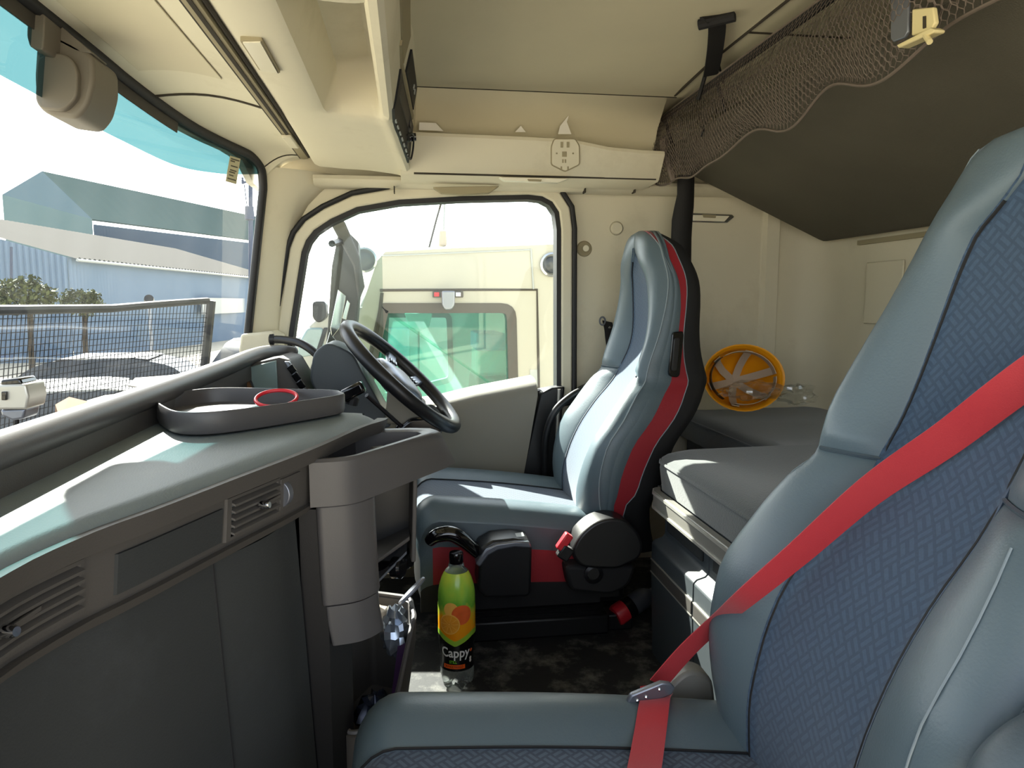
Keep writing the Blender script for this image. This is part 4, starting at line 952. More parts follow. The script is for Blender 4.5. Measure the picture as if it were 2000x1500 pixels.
MB().slab([[Vector((x-.003, y, z)) for x, y in ra] for z in (.455, .462)], (.004, 0, 0)).build('rail_edge', 'alu', rl_)
MB().slab([[Vector((x-.003, y, z)) for x, y in ra] for z in (.418, .424)], (.004, 0, 0)).build('rail_edge', 'alu', rl_)
MB().box((.650, 1.04, .410), (1.49, 1.80, .464)).build('bunk_board', 'cabinet_dark', lb, smooth=0)
MB().box((1.0, 1.80, .38), (1.49, 2.47, .464)).build('bunk_board', 'cabinet_dark', lb, smooth=0)
MB().box((1.0, .2, .38), (1.49, 1.04, .464)).build('bunk_board', 'cabinet_dark', lb, smooth=0)
# lockers below: three units side by side
def locker(y0, y1, lab):
    L_ = thing('storage_locker', (.9, (y0+y1)/2, 0), lab, 'locker', 'storage lockers under the lower bunk')
    prof_ = [(.672,.408),(.668,.404),(.668,.335),(.660,.326),(.640,.320),(.632,.312),(.632,.23),(.640,.0),(1.40,.0),(1.40,.408)]
    MB().prism_y(prof_, y0+.0015, y1-.0015).build('locker_body', 'cabinet_dark', L_, bevel=.003)
    MB().box((.6295, y0+.006, .236), (.636, y1-.006, .266)).build('label_strip', 'dash', L_, bevel=.001)
    MB().slab([[(.629, y, z) for y in (y0+.004, y1-.004)] for z in (.267, .270)], (.004, 0, 0)).build('trim_line', 'alu', L_)
    MB().slab([[(.629, y, z) for y in (y0+.004, y1-.004)] for z in (.232, .235)], (.004, 0, 0)).build('trim_line', 'alu', L_)
    MB().box((.662, y0+.03, .350), (.669, y1-.03, .394)).build('locker_door', 'dash_low', L_, bevel=.004)
    return L_
locker(1.05, 1.50, 'grey storage locker under the bunk nearest the passenger seat')
locker(1.50, 1.79, 'grey storage locker under the bunk nearest the driver seat')
# ================================================================== UPPER BUNK
ub = thing('upper_bunk', (1.1, 1.4, 1.15), 'tilted upper bunk with dark grey fabric underside', 'bunk')
poly = roundpoly([(.855,1.425),(1.48,1.150),(1.49,1.25),(.87,1.475)], [.01,.05,.02,.015], 5)
MB().prism_y(poly, .25, 2.40).build('bunk_cover', 'bunk_under', ub, bevel=.012)
MB().tube([(.855,.25,1.427),(.855,2.40,1.427)], .004, 6).build('hem', 'bunk_under', ub)
MB().tube([(.845,.25,1.555),(.845,2.37,1.555)], .010, 10).build('front_bar', 'strap', ub)
for y in (.5, 1.2, 1.95, 2.36): MB().tube([(.845,y,1.555),(.875,y,1.47)], .006, 8).build('bar_bracket', 'strap', ub)
# safety net along its front edge: strands of a hexagonal netting
def netsurf(u, v):
    y = lerp(2.405, .95, u); far = max(0, 1-u/.075)
    sag = .168+.014*math.sin(u*9)+.012*math.sin(u*23+1)-.030*far-.05*max(0, (u-.55)/.45)
    a = v*1.0
    x = .838-.028*math.sin(math.pi*min(1, a*1.05))-.008*math.sin(u*14+v*3)*v
    z = 1.562-(sag+.055)*a+.010*math.sin(u*31+v*5)*v
    return Vector((x, y-.02*far*math.sin(math.pi*v), z))
def hexnet(fn, nu, nv, r, mb):
    ed = []
    for i in range(nu):
        for j in range(nv):
            o = .5 if j % 2 else 0
            a = fn((i+o)/nu, (j+.25)/nv); b = fn((i+o)/nu, (j+.75)/nv)
            ed.append((a, b))
            for d in (-.5, .5):
                uu = (i+o+d)/nu
                if 0 <= uu <= 1 and j+1 < nv: ed.append((b, fn(uu, (j+1.25)/nv)))
    for a, b in ed:
        t = (b-a)
        if t.length < 1e-6: continue
        t.normalize(); n_ = t.cross(Vector((.3,.4,.87))).normalized(); m_ = t.cross(n_)
        vs = [p+(n_*math.cos(q)+m_*math.sin(q))*r for p in (a, b) for q in (0, 2.094, 4.189)]
        mb.add(vs, [(0,1,4,3),(1,2,5,4),(2,0,3,5)])
    return mb
ne = thing('safety_net', (.83, 1.7, 1.38), 'brown-black mesh safety net hanging along the upper bunk front', 'net')
hexnet(netsurf, 92, 16, .0009, MB()).build('netting', 'net', ne, smooth=0, merge=False, kind='stuff')
def net2(u, v):
    p = netsurf(u, v*.62+.38); return p+Vector((-.012, .004, 0.004))
hexnet(net2, 96, 10, .0009, MB()).build('netting', 'net', ne, smooth=0, merge=False, kind='stuff')
MB().tube([netsurf(k/80, 0) for k in range(81)], .0035, 6).build('net_cord', 'net', ne)
MB().tube([netsurf(k/80, 1) for k in range(81)], .0030, 6).build('net_cord', 'net', ne)
MB().tube([netsurf(0, k/10) for k in range(11)], .0045, 6).build('net_cord', 'net', ne)
MB().tube([netsurf(.10, k/10) for k in range(4, 11)], .012, 8).build('gathered_fold', 'net', ne)
MB().obox(at(1372,256,x=.80), (.004,.010,.010), (.003,0,0), (0,-.006,.006)).build('net_clip', 'chrome', ne)
# strap from the ceiling to the bunk bar
st = thing('bunk_strap', (.85,2.0,1.52), 'black webbing strap holding the upper bunk to the ceiling', 'strap')
a, b = at(1400,44,z=1.588), at(1388,146,x=.835)
MB().ribbon(catmull([a+Vector((-.02,0,.012)), a, a.lerp(b,.5)+Vector((.004,0,0)), b], 5), .040, (.93,-.30,.15), .006).build('strap_webbing', 'strap', st)
MB().tube([a+Vector((-.035,.02,0)), a+Vector((.03,-.03,.004))], .012, 10).build('strap_roll', 'strap', st)
MB().obox(a+Vector((.02,-.02,.014)), (.006,0,.002), (0,.010,0), (0,0,.014)).build('ceiling_hook', 'metal_grey', st, bevel=.003)
MB().tube([b+Vector((-.012,.01,0)), b+Vector((-.022,.03,-.06))], .006, 8).build('strap_tail', 'strap', st)
MB().tube([b+Vector((.012,-.01,.05)), b+Vector((.024,-.03,-.03))], .003, 8).build('strap_tail', 'strap', st)
# folded black curtain tie hanging behind the driver seat
hb = MB(); rings = []
for px, py, w_ in [(1339,343,17),(1338,380,17),(1335,405,19),(1332,430,20),(1331,470,20),(1333,520,18)]:
    c = at(px, py, y=2.36); rr_ = w_*2.36/1400
    rings.append([c+Vector((math.cos(q)*rr_*(1+.10*math.cos(5*q+py*.02)), math.sin(q)*rr_*.7, 0)) for q in [2*math.pi*k/20 for k in range(20)]])
tag(hb.loft(rings).build('tied_curtain', 'strap', smooth=60), 'black tied curtain hanging down behind the driver seat headrest', 'curtain')
# catch plate with lever on the net
ca = thing('bunk_catch', at(1790,60,x=.80), 'cream bunk catch with slot and lever hanging at the net end', 'catch')
def plateX(name, m, pxs, x, th, par, bevel=.002):
    p = [at(*q, x=x) for q in pxs]; return MB().prism_x([(v.y, v.z) for v in p], x, x+th).build(name, m, par, bevel=bevel)
plateX('grey_flap', 'metal_grey', [(1739,-20),(1774,-20),(1773,62),(1766,74),(1744,82),(1739,76)], .80, .006, ca)
pb = plateX('catch_plate', 'cream', [(1781,18),(1822,14),(1826,44),(1818,58),(1780,70)], .795, .008, ca)
plateX('catch_slot', 'groove', [(1802,32),(1807,31),(1807,54),(1802,56)], .793, .004, pb, 0)
plateX('catch_foot', 'cream', [(1750,88),(1816,54),(1824,58),(1822,64),(1754,94)], .785, .02, ca)
MB().tube([at(1806,66,x=.79), at(1816,82,x=.785)], .0045, 10).build('lever_pin', 'cream', ca)
# belt guide on the pillar behind the driver seat
bg_ = thing('belt_guide', at(1190,650,y=2.45), 'black belt strap with ring hanging on the wall beside the driver seat', 'strap')
MB().ribbon(catmull([at(1186,628,y=2.46), at(1190,645,y=2.45), at(1192,665,y=2.45), at(1196,690,y=2.45), at(1204,725,y=2.45)], 5), .036, (.95,0,-.2), .004).build('strap_webbing', 'strap', bg_)
cc = at(1177,627,y=2.45); MB().tube([cc+Vector((.010*math.cos(q), .002, .014*math.sin(q))) for q in [2*math.pi*k/16 for k in range(16)]], .003, 6, closed=True).build('belt_ring', 'metal_grey', bg_)
c = at(1191,640,y=2.44); MB().lathe([(0,.004),(.004,.003),(.005,0)], c, (0,-1,0), 10).build('rivet', 'chrome', bg_)
MB().tube([at(1194,642,y=2.445), at(1206,648,y=2.445), at(1203,690,y=2.445)], .004, 6).build('guide_edge', 'strap', bg_)
# ================================================================== HARD HAT in a clear bag on the lower bunk
hh = thing('hard_hat', (1.05,2.17,.54), 'yellow hard hat lying open side forward on the lower bunk', 'hard hat')
hcen = at(1452,738,y=2.12); hax = Vector((-.18,-1,.22)).normalized()       # opening direction
hu = Vector((1,-.18,0)).normalized(); hv = hax.cross(hu)*-1
hu = hv.cross(hax)
def HP(a, r, d): return hcen+(hu*math.cos(a)*1.10+hv*math.sin(a)*.92)*r+hax*d
N = 36; R_ = .108
outp = [(.0,-.135),(.35,-.130),(.62,-.112),(.82,-.078),(.95,-.035),(1.0,.0),(1.05,.006),(1.075,.006)]
inp = [(1.07,.003),(1.03,.001),(.97,-.004),(.92,-.035),(.79,-.075),(.60,-.106),(.34,-.124),(.0,-.128)]
MB().loft([[HP(2*math.pi*k/N, max(r, .002)*R_, d) for k in range(N)] for r, d in outp+inp], False).build('shell', 'yellow', hh, smooth=60)
for k in range(6):
    a = 2*math.pi*k/6+.3; MB().ribbon([HP(a, q*R_, d) for q, d in ((.90,-.010),(.74,-.055),(.48,-.090),(.2,-.104),(.0,-.107))], .024, tuple(HP(a+math.pi/2, 1, 0)-hcen), .002).build('suspension_strap', 'hat_web', hh)
for a0, a1, m_ in ((1.3, 3.2, 'hat_web'), (5.4, 7.2, 'black_plastic'), (3.3, 5.3, 'hat_web')):
    rows = [[HP(a0+(a1-a0)*k/14, .86*R_, d) for k in range(15)] for d in (.006, -.022)]
    MB().slab(rows, lambda i, j: (hcen-rows[i][j]).normalized()*.002).build('headband', m_, hh)
tag(crumple(at(1470,762,y=2.06), .055, 14, 11, 'wrap', 'plastic_bag', 'x', 'bag', (1.75,.8,.50)), 'clear plastic bag wrapped around the hard hat rim', 'bag')
tag(crumple(at(1555,770,y=2.10), .050, 14, 17, 'wrap', 'plastic_bag', 'x', 'bag', (1.2,.8,.62)), 'clear crumpled plastic bag beside the hard hat', 'bag')
# ================================================================== JUICE BOTTLE on the floor
BX, BY = .104, 1.704
jb = thing('juice_bottle', (BX, BY, 0), 'orange juice bottle with green and black label standing on the floor', 'bottle')
bprof = [(.012,.010),(.022,.003),(.030,.001),(.036,.008),(.0405,.022),(.0425,.038),(.0415,.052),(.0395,.062),(.0390,.075),(.0400,.092),(.0425,.110),(.0450,.130),(.0455,.16),(.0455,.225),(.0445,.245),(.0415,.262),(.036,.279),(.0285,.294),(.020,.304),(.0155,.310),(.0145,.314),(.0145,.322)]
def brad(z): return interp(z, [p[1] for p in bprof[2:]], [p[0] for p in bprof[2:]])
rows = []
for r, z in bprof:
    amp = .12*max(0, 1-z/.035)
    rows.append([Vector((BX+math.cos(q)*r*(1+amp*math.cos(5*q)), BY+math.sin(q)*r*(1+amp*math.cos(5*q)), max(.0008, z+(.004*(1-math.cos(5*q))*max(0, 1-z/.03))))) for q in [2*math.pi*k/40 for k in range(40)]])
m = mat('pet', (225, 232, 230), .06, spec=.6, trans=.92, ior=1.2, var=.01)
MB().loft(rows, False).build('bottle_body', 'pet', jb, smooth=60)
A0 = math.atan2(-BY, -BX)
def LP(u, z, off=.0008): r = brad(z)+off; a = A0+u/.0455; return Vector((BX+math.cos(a)*r, BY+math.sin(a)*r, z))
def label_mat():
    m = bpy.data.materials.new('label_print'); m.use_nodes = True; n = m.node_tree; L = n.links; p = n.nodes['Principled BSDF']
    tc = n.nodes.new('ShaderNodeTexCoord'); sp = n.nodes.new('ShaderNodeSeparateXYZ'); L.new(tc.outputs['Generated'], sp.inputs[0])
    nz = n.nodes.new('ShaderNodeTexNoise'); nz.inputs['Scale'].default_value = 3.5; nz.inputs['Detail'].default_value = 3; L.new(tc.outputs['Generated'], nz.inputs['Vector'])
    ad = n.nodes.new('ShaderNodeMath'); ad.operation = 'MULTIPLY_ADD'; ad.inputs[1].default_value = .55; L.new(nz.outputs['Fac'], ad.inputs[0])
    sb_ = n.nodes.new('ShaderNodeMath'); sb_.operation = 'SUBTRACT'; sb_.inputs[1].default_value = .27; L.new(sp.outputs['Z'], sb_.inputs[0]); L.new(sb_.outputs[0], ad.inputs[2])
    cr = n.nodes.new('ShaderNodeValToRGB'); e = cr.color_ramp.elements
    e[0].position = 0; e[0].color = srgb(120, 170, 40); e[1].position = 1; e[1].color = srgb(186, 206, 70)
    for ps, c in ((.10, (150,190,50)), (.14, (250,150,20)), (.40, (250,170,30)), (.48, (205,200,60)), (.6, (110,178,60)), (.8, (150,200,70))):
        k = e.new(ps); k.color = srgb(*c)
    L.new(ad.outputs[0], cr.inputs[0]); L.new(cr.outputs[0], p.inputs['Base Color']); p.inputs['Roughness'].default_value = .2
    M['label_print'] = m
label_mat()
us = [(-.5+k/48)*2*math.pi*.0455 for k in range(49)]
lz = [.10,.115,.13,.15,.17,.19,.21,.23,.245,.257,.268,.278,.287,.295]
lab = MB().grid([[LP(u, z) for u in us] for z in lz]).build('label_sleeve', 'label_print', jb, smooth=60)
mat('label_black', (14, 14, 15), .25); mat('label_white', (235, 235, 232), .4); mat('label_green', (120, 200, 40), .4); mat('label_orange', (238, 96, 20), .4)
mat('slice', (240, 160, 50), .3, var=.2, vscale=60); mat('slice_rim', (250, 190, 90), .3); mat('grapefruit', (232, 104, 50), .3, var=.25, vscale=50); mat('label_lime', (150, 196, 60), .3)
def vtop(u, e=0): return .118+.022*min(1, abs(u+.004)/.045)+e
MB().grid([[LP(u, lerp(.054, vtop(u), t), .0014) for u in us] for t in [k/8 for k in range(9)]]).build('label_band', 'label_black', lab, smooth=60)
MB().grid([[LP(u, lerp(vtop(u), vtop(u, .014), t), .0014) for u in us] for t in (0, .5, 1)]).build('label_chevron', 'label_lime', lab, smooth=60)
def disc(u0, z0, r, m_, off, par=lab, nm='fruit_print', rz=1.0):
    rg = [[LP(u0+r*q*math.cos(a), z0+r*q*rz*math.sin(a), off) for a in [2*math.pi*k/28 for k in range(28)]] for q in (0.02, .35, .7, 1)]
    return MB().grid(rg, True).build(nm, m_, par, smooth=60)
disc(-.014,.212,.018,'slice_rim',.0014); disc(.012,.199,.0245,'grapefruit',.0018)
disc(-.018,.176,.0255,'slice_rim',.0022); disc(-.018,.176,.0228,'slice',.0026); disc(-.018,.176,.002,'slice_rim',.0030)
for k in range(10):
    a = 2*math.pi*k/10; MB().ribbon([LP(-.018+q*math.cos(a), .176+q*math.sin(a), .0030) for q in (.004,.012,.0215)], .0009, tuple(LP(-.018-math.sin(a), .176, 0)-LP(-.018, .176, 0)) if abs(math.sin(a)) > .3 else (0,0,1), .0003).build('slice_line', 'slice_rim', lab)
textmesh('Cappy', .036, lambda u, v: LP(-.045+u*.86, .090+v*1.0, .0022), 'label_white', lab, bold=.0006)
textmesh('STILL', .0105, lambda u, v: LP(-.022+u*.9, .0735+v, .0022), 'label_green', lab, bold=.0002)
MB().grid([[LP(lerp(-.040, .022, k/12), z, .0020) for k in range(13)] for z in (.060, .070)]).build('flavour_banner', 'label_orange', lab)
textmesh('ORANGE MANGO', .0085, lambda u, v: LP(-.036+u*.75, .0622+v, .0026), 'label_black', lab)
disc(.041,.102,.0045,'grapefruit',.0022,nm='seal_print'); disc(.041,.081,.0042,'label_white',.0022,nm='seal_print'); disc(.041,.074,.0042,'label_white',.0022,nm='seal_print')
MB().lathe([(.0165,.314),(.0175,.316),(.0175,.338),(.0160,.341),(.0,.3415)], (BX,BY,0), (0,0,1), 28).build('cap', 'gloss_black', jb, smooth=40)
MB().lathe([(.0165,.307),(.0195,.308),(.0195,.311),(.0165,.312)], (BX,BY,0), (0,0,1), 28).build('neck_ring', 'pet', jb)
# ================================================================== small red bottle lying by the locker
c0, c1 = at(1200,1205,z=.035), at(1250,1172,z=.07); ax = (c1-c0).normalized()
rb = thing('fallen_bottle', (c0.x, c0.y, 0), 'small red-labelled bottle lying between driver seat and locker', 'bottle')
MB().lathe([(0,0),(.028,.002),(.032,.010),(.032,.055)], c0, ax, 24).build('label_end', 'red_plastic', rb, smooth=40)
MB().lathe([(.0325,.050),(.031,.065),(.031,.11),(.024,.125),(.012,.14),(.012,.16),(0,.16)], c0, ax, 24).build('clear_end', 'metal_grey', rb, smooth=40)
MB().lathe([(.0328,.038),(.0330,.040),(.0330,.062),(.0328,.064)], c0, ax, 24).build('dark_band', 'label_black', rb, smooth=40)
# ================================================================== WINDSCREEN ITEMS
sh = thing('sensor_housing', (-.62,1.52,1.30), 'grey plastic sensor housing hanging at the windscreen top', 'sensor')
def ply(name, m, pxs, y0, y1, par, bevel=.004, r=0, seg=3):
    p = [at(*q, y=y0) for q in pxs]; pp = [(v.x, v.z) for v in p]
    if r: pp = roundpoly(pp, r, 4)
    return MB().prism_y(pp, y0, y1).build(name, m, par, bevel=bevel, seg=seg)
mat('sensor_grey', (104, 98, 88), .5, var=.05)
ply('sensor_body', 'sensor_grey', [(70,88),(100,60),(150,85),(182,108),(184,160),(172,205),(150,232),(92,224),(70,205),(66,150)], 1.50, 1.62, sh, .008, .012)
ply('sensor_cover', 'sensor_grey', [(72,112),(112,100),(140,112),(152,140),(150,190),(124,216),(78,212),(68,195)], 1.485, 1.51, sh, .006, .012)
ply('sensor_bracket', 'sensor_grey', [(54,28),(66,22),(88,28),(86,70),(84,98),(58,92),(52,70)], 1.44, 1.52, sh, .006, .006)
ply('bracket_arm', 'sensor_grey', [(86,28),(104,38),(182,104),(150,100),(112,80),(92,96),(84,90)], 1.50, 1.57, sh, .006, .006)
sk = thing('windscreen_sticker', (-.52,2.22,1.30), 'cream paper licence sticker on the windscreen upper corner', 'sticker')
def onglass(px, py, off=.004):
    y = 2.2
    for _ in range(60):
        p = at(px, py, y=y); e = p.x-wx(y, p.z); y += e*2.0 if abs(e) > 1e-5 else 0
    return at(px, py, y=y)+Vector((off, 0, 0))
def gq(name, m, pxs, off, par): 
    p = [onglass(*q, off) for q in pxs]; n = len(p)
    return MB().add(p+[v+Vector((-.0008,0,0)) for v in p], [tuple(range(n)), tuple(range(2*n-1,n-1,-1))]+[((i+1)%n,i,n+i,n+(i+1)%n) for i in range(n)]).build(name, m, par, smooth=0)
mat('sticker', (196, 190, 158), .8); mat('sticker_ink', (86, 84, 70), .8)
gq('sticker_sheet', 'sticker', [(447,304),(467,310),(459,360),(438,354)], .004, sk)
for t, w0, w1 in ((.08,.1,.9),(.16,.1,.5),(.34,.2,.85),(.50,.2,.8),(.58,.15,.7),(.70,.2,.6),(.84,.1,.9)):
    a = Vector((lerp(447,438,t), lerp(304,354,t))); d = Vector((20,6)); e = Vector((-.4,2.2))
    gq('print_line', 'sticker_ink', [tuple(a+d*w0), tuple(a+d*w1), tuple(a+d*w1+e), tuple(a+d*w0+e)], .0052, sk)
# dash camera gadget at the left edge
dc = thing('dash_camera', (-.50,1.0,.75), 'silver and black action camera clamped behind the cowl rail', 'camera')
cY = 1.02
ply('camera_body', 'alu', [(-6,752),(50,750),(56,775),(52,800),(-6,800)], cY, cY+.05, dc, .003)
ply('camera_top', 'gloss_black', [(0,742),(38,738),(44,752),(0,756)], cY+.004, cY+.045, dc, .003)
ply('camera_lens', 'gloss_black', [(2,765),(12,765),(12,782),(2,782)], cY-.004, cY+.004, dc, .001)
ply('camera_base', 'metal_grey', [(0,800),(50,798),(46,818),(24,822),(2,812)], cY+.006, cY+.045, dc, .003)
MB().tube(catmull([at(32,818,y=cY+.02), at(30,832,y=cY+.02), at(14,850,y=cY+.03), at(6,866,y=cY+.05), at(-20,880,y=cY+.05)], 5), .0035, 8).build('camera_cable', 'black_rubber', dc)
# papers and cards in the trough behind the rail
def sheet(name, m, pts, lab, cat, th=.002):
    p = [at(px, py, x=x) for px, py, x in pts]; n = len(p)
    o = MB().add(p+[v+Vector((-.001,0,-th)) for v in p], [tuple(range(n)), tuple(range(2*n-1,n-1,-1))]+[((i+1)%n,i,n+i,n+(i+1)%n) for i in range(n)]).build(name, m, smooth=0)
    return tag(o, lab, cat)
sheet('card_box', 'brown_card', [(108,790,-.50),(135,775,-.53),(172,784,-.53),(182,800,-.49),(118,822,-.46)], 'brown folded card behind the cowl rail', 'card', .01)
sheet('folder', 'purple', [(180,800,-.48),(250,762,-.52),(345,735,-.54),(366,742,-.50),(300,778,-.47)], 'dark purple folder lying behind the cowl rail', 'folder', .004)
sheet('loose_paper', 'paper', [(250,752,-.56),(264,738,-.58),(330,733,-.56),(368,728,-.56),(340,742,-.53),(290,758,-.53)], 'crumpled white paper on top of the purple folder', 'paper', .003)
sheet('loose_paper', 'paper', [(170,782,-.55),(205,772,-.56),(240,768,-.54),(200,792,-.50)], 'small white paper beside the brown card', 'paper', .002)
# sun shade mesh outside the windscreen: stone guard
sg = thing('stone_guard', (-.78,1.25,.6), 'black wire mesh stone guard outside the lower windscreen', 'stone guard')
def gx(y, z): return wx(y, z)-.065
zt_ = lambda y: .935+.020*max(0, (y-1.9)/.4)
yy = [.16+2.14*k/80 for k in range(81)]
MB().tube([Vector((gx(y, .93), y, zt_(y))) for y in yy], .010, 8).build('top_rail', 'guard_black', sg)
MB().tube([Vector((gx(2.31, z), 2.31, z)) for z in (.955,.8,.62)], .014, 8).build('end_post', 'guard_black', sg)
MB().tube([Vector((gx(.16, z), .16, z)) for z in (.935,.8,.62)], .014, 8).build('end_post', 'guard_black', sg)
wm = MB()
for k in range(150):
    y = .17+2.13*k/149; wm.tube([Vector((gx(y, z), y, z)) for z in (zt_(y),.8,.62)], .0011, 3, caps=False)
for k in range(22):
    z = .62+.312*k/22; wm.tube([Vector((gx(y, z)-.001, y, z)) for y in yy[::2]], .0011, 3, caps=False)
wm.build('wire_mesh', 'guard_black', sg, smooth=0, merge=False, kind='stuff')
# ================================================================== OUTSIDE
GZ = -1.35
gd = MB().box((-160,-60,GZ-.2),(120,160,GZ)).build('ground', 'ground', smooth=0); S(gd, 'pale sandy concrete yard outside the cab', 'ground')
# our own mirror and wind deflector outside the driver window
mr = thing('side_mirror', (-.27,2.8,.4), 'dark exterior mirror housing outside the driver window front edge', 'mirror')
ym = 2.78
ply('mirror_housing', 'mirror_black', [(664,438),(700,472),(703,560),(696,640),(686,720),(672,800),(636,812),(628,760),(640,640),(648,520)], ym, ym+.10, mr, .012, .01)
ply('mirror_arm', 'mirror_black', [(645,436),(672,430),(702,500),(712,560),(700,590),(690,520)], ym-.03, ym, mr, .008)
ply('mirror_glass', 'mirror_glass', [(660,565),(676,578),(664,640),(648,660),(645,640)], ym-.010, ym+.004, mr, .002)
ply('wide_angle_glass', 'mirror_glass', [(678,585),(684,592),(676,625),(668,622)], ym-.008, ym+.004, mr, .002)
ply('lower_glass', 'mirror_glass', [(644,648),(656,664),(650,690),(636,676)], ym-.010, ym+.004, mr, .002)
for px, py in ((668,470),(640,780)): MB().tube([at(px, py, y=ym+.05), at(px-20, py+6, y=2.53)], .012, 8).build('mirror_bracket', 'black_plastic', mr)
wdf = thing('wind_deflector', (-.13,2.62,.5), 'clear acrylic wind deflector on the front of the driver window', 'deflector')
ply('deflector_sheet', 'deflector', [(702,440),(716,452),(746,488),(749,640),(740,720),(700,830),(668,830),(690,640),(702,560)], 2.60, 2.604, wdf, 0)
# neighbouring truck
nb = thing('parked_truck', (.4,4.1,GZ), 'white truck cab parked beside the driver window', 'truck')
yt = 4.0
q = lambda px, py, y=yt: (lambda p: (p.x, p.z))(at(px, py, y=y))
outer = [q(*p) for p in [(752,492),(900,484),(1080,477),(1500,468),(1500,1300),(560,1300),(575,900),(628,800),(690,660),(716,570),(736,510)]]
win_ = [q(*p) for p in roundpoly([(742,592),(1008,592),(1013,790),(690,835),(722,680)], [10,30,14,10,20], 4)]
holed_sheet(outer, win_, lambda a, b: (a, yt, b), lambda a, b: (a, yt+.08, b)).build('cab_side', 'white_paint', nb, smooth=0)
wo2 = offsetpoly(win_, .0); wi2 = offsetpoly(win_, -.055)
MB().ring(wi2, wo2, lambda a, b: (a, yt-.006, b), lambda a, b: (a, yt+.09, b)).build('window_surround', 'dark_trim', nb, bevel=.006)
MB().prism_y(wi2, yt+.03, yt+.036).build('window_pane', 'glass_green', nb, smooth=0)
def ln(name, m, pxs, w_=.008, y=yt-.004, par=nb): return MB().tube([at(*p, y=y) for p in pxs], w_, 6).build(name, m, par)
ln('door_seam', 'groove', [(742,567),(900,566),(1049,566),(1051,680),(1053,800),(1056,900)], .007)
ln('door_seam', 'groove', [(746,572),(738,640),(700,790)], .009)
ln('roof_seam', 'white_grey', [(745,500),(1037,488)], .004); ln('roof_seam', 'white_grey', [(1037,486),(1042,566)], .005)
# roof and body volume
MB().loft([[Vector((x, y, z)) for y, z in ((yt+.005, 0), (yt+.005, zt0), (yt+.15, zt0+.05), (yt+1.0, zt0+.07), (yt+1.9, zt0+.05), (yt+2.05, zt0), (yt+2.05, 0), (yt+2.0, -.1), (yt+2.0, zt0-.10), (yt+.1, zt0-.10), (yt+.1, -.1))] for x, zt0 in ((q(752,492)[0], q(752,492)[1]-.01), (q(1080,477)[0], q(1080,477)[1]-.01), (2.6, q(1500,468)[1]-.01))]).build('cab_roof', 'white_paint', nb, smooth=40) if False else None
zt0 = q(900,484)[1]-.02
MB().slab([[Vector((x, y, z)) for y, z in ((yt+.02, zt0-.02), (yt+.12, zt0+.03), (yt+1.0, zt0+.05), (yt+1.95, zt0+.03), (yt+2.05, zt0-.02))] for x in (q(752,492)[0], .5, 1.2, 2.1)], (0,0,-.05)).build('cab_roof', 'white_paint', nb, smooth=50)
fw = [q(*p) for p in [(736,510),(716,570),(690,660),(628,800),(575,900),(560,1300)]]
MB().slab([[Vector((x, y, z)) for y in (yt+.02, yt+2.05)] for x, z in fw[-2:]], (.05,0,0)).build('cab_front', 'white_paint', nb)
MB().slab([[Vector((x, y, z)) for y in (yt+.02, yt+2.05)] for x, z in fw[:-1]], (.02,0,0)).build('cab_windscreen', 'glass_green', nb)
# far side with its own window, seats inside
far = [(a-.1, b) for a, b in outer]; yf = yt+2.0
w3 = [q(*p, yf) for p in roundpoly([(752,612),(880,612),(884,735),(878,745),(742,780)], [6,14,10,8,10], 4)]
holed_sheet([(-.65,GZ+.5),(2.1,GZ+.5),(2.1,zt0),(-.1,zt0),(-.55,.3)], w3, lambda a, b: (a, yf, b), lambda a, b: (a, yf+.05, b)).build('far_side', 'white_grey', nb, smooth=0)
MB().ring(offsetpoly(w3, -.035), offsetpoly(w3, .01), lambda a, b: (a, yf-.01, b), lambda a, b: (a, yf+.06, b)).build('far_window_surround', 'dark_trim', nb)
mat('seat_blue', (40, 120, 150), .6); 
ply('inside_seat', 'white_grey', [(932,664),(1000,664),(1004,700),(996,735),(930,735)], yt+.5, yt+.9, nb, .03, .03)
ply('inside_headrest', 'seat_blue', [(930,650),(985,650),(1000,662),(1000,684),(930,686)], yt+.48, yt+.92, nb, .03, .02)
ply('inside_dark', 'dark_trim', [(930,735),(1005,735),(1010,800),(925,800)], yt+.45, yt+.95, nb, .02)
ply('inside_mirror', 'white_grey', [(790,612),(845,612),(838,640),(820,648),(800,640)], yt+1.2, yt+1.3, nb, .02, .01)
ml = ply('marker_lamp', 'dark_trim', [(845,569),(905,569),(905,581),(845,581)], yt-.03, yt+.01, nb, .004)
ply('lamp_lens', 'red_plastic', [(848,571),(858,571),(858,579),(848,579)], yt-.036, yt-.028, ml, .002); ply('lamp_lens', 'chrome', [(890,571),(900,571),(900,579),(890,579)], yt-.036, yt-.028, ml, .002)
ply('kerb_mirror', 'metal_grey', [(863,568),(889,568),(888,596),(882,605),(870,605),(864,596)], yt-.12, yt-.04, nb, .01, .01)
for px, py in ((712,508),(1078,517)):
    c = at(px, py, y=yt-.01); MB().lathe([(0,.03),(.02,.03),(.04,.02),(.052,0)], c, (0,-1,0), 24).build('roof_vent', 'car_dark', nb); MB().lathe([(.050,0),(.068,.012),(.058,.02)], c, (0,-1,0), 24).build('vent_ring', 'chrome', nb)
MB().slab([[at(px, py, y=yt-.004) for px in (1035,1052)] for py in (722,756)], (0,.002,0)).build('side_decal', 'white_grey', nb)
MB().tube([at(838,484,y=yt+.3), at(852,430,y=yt+.3), at(862,395,y=yt+.3)], .006, 6).build('aerial', 'groove', nb)
MB().tube([at(866,482,y=yt+.4), at(868,398,y=yt+.4)], .006, 6).build('aerial', 'white_grey', nb)
ply('beacon', 'hat_web', [(858,450),(872,450),(873,480),(857,480)], yt+.35, yt+.45, nb, .01)
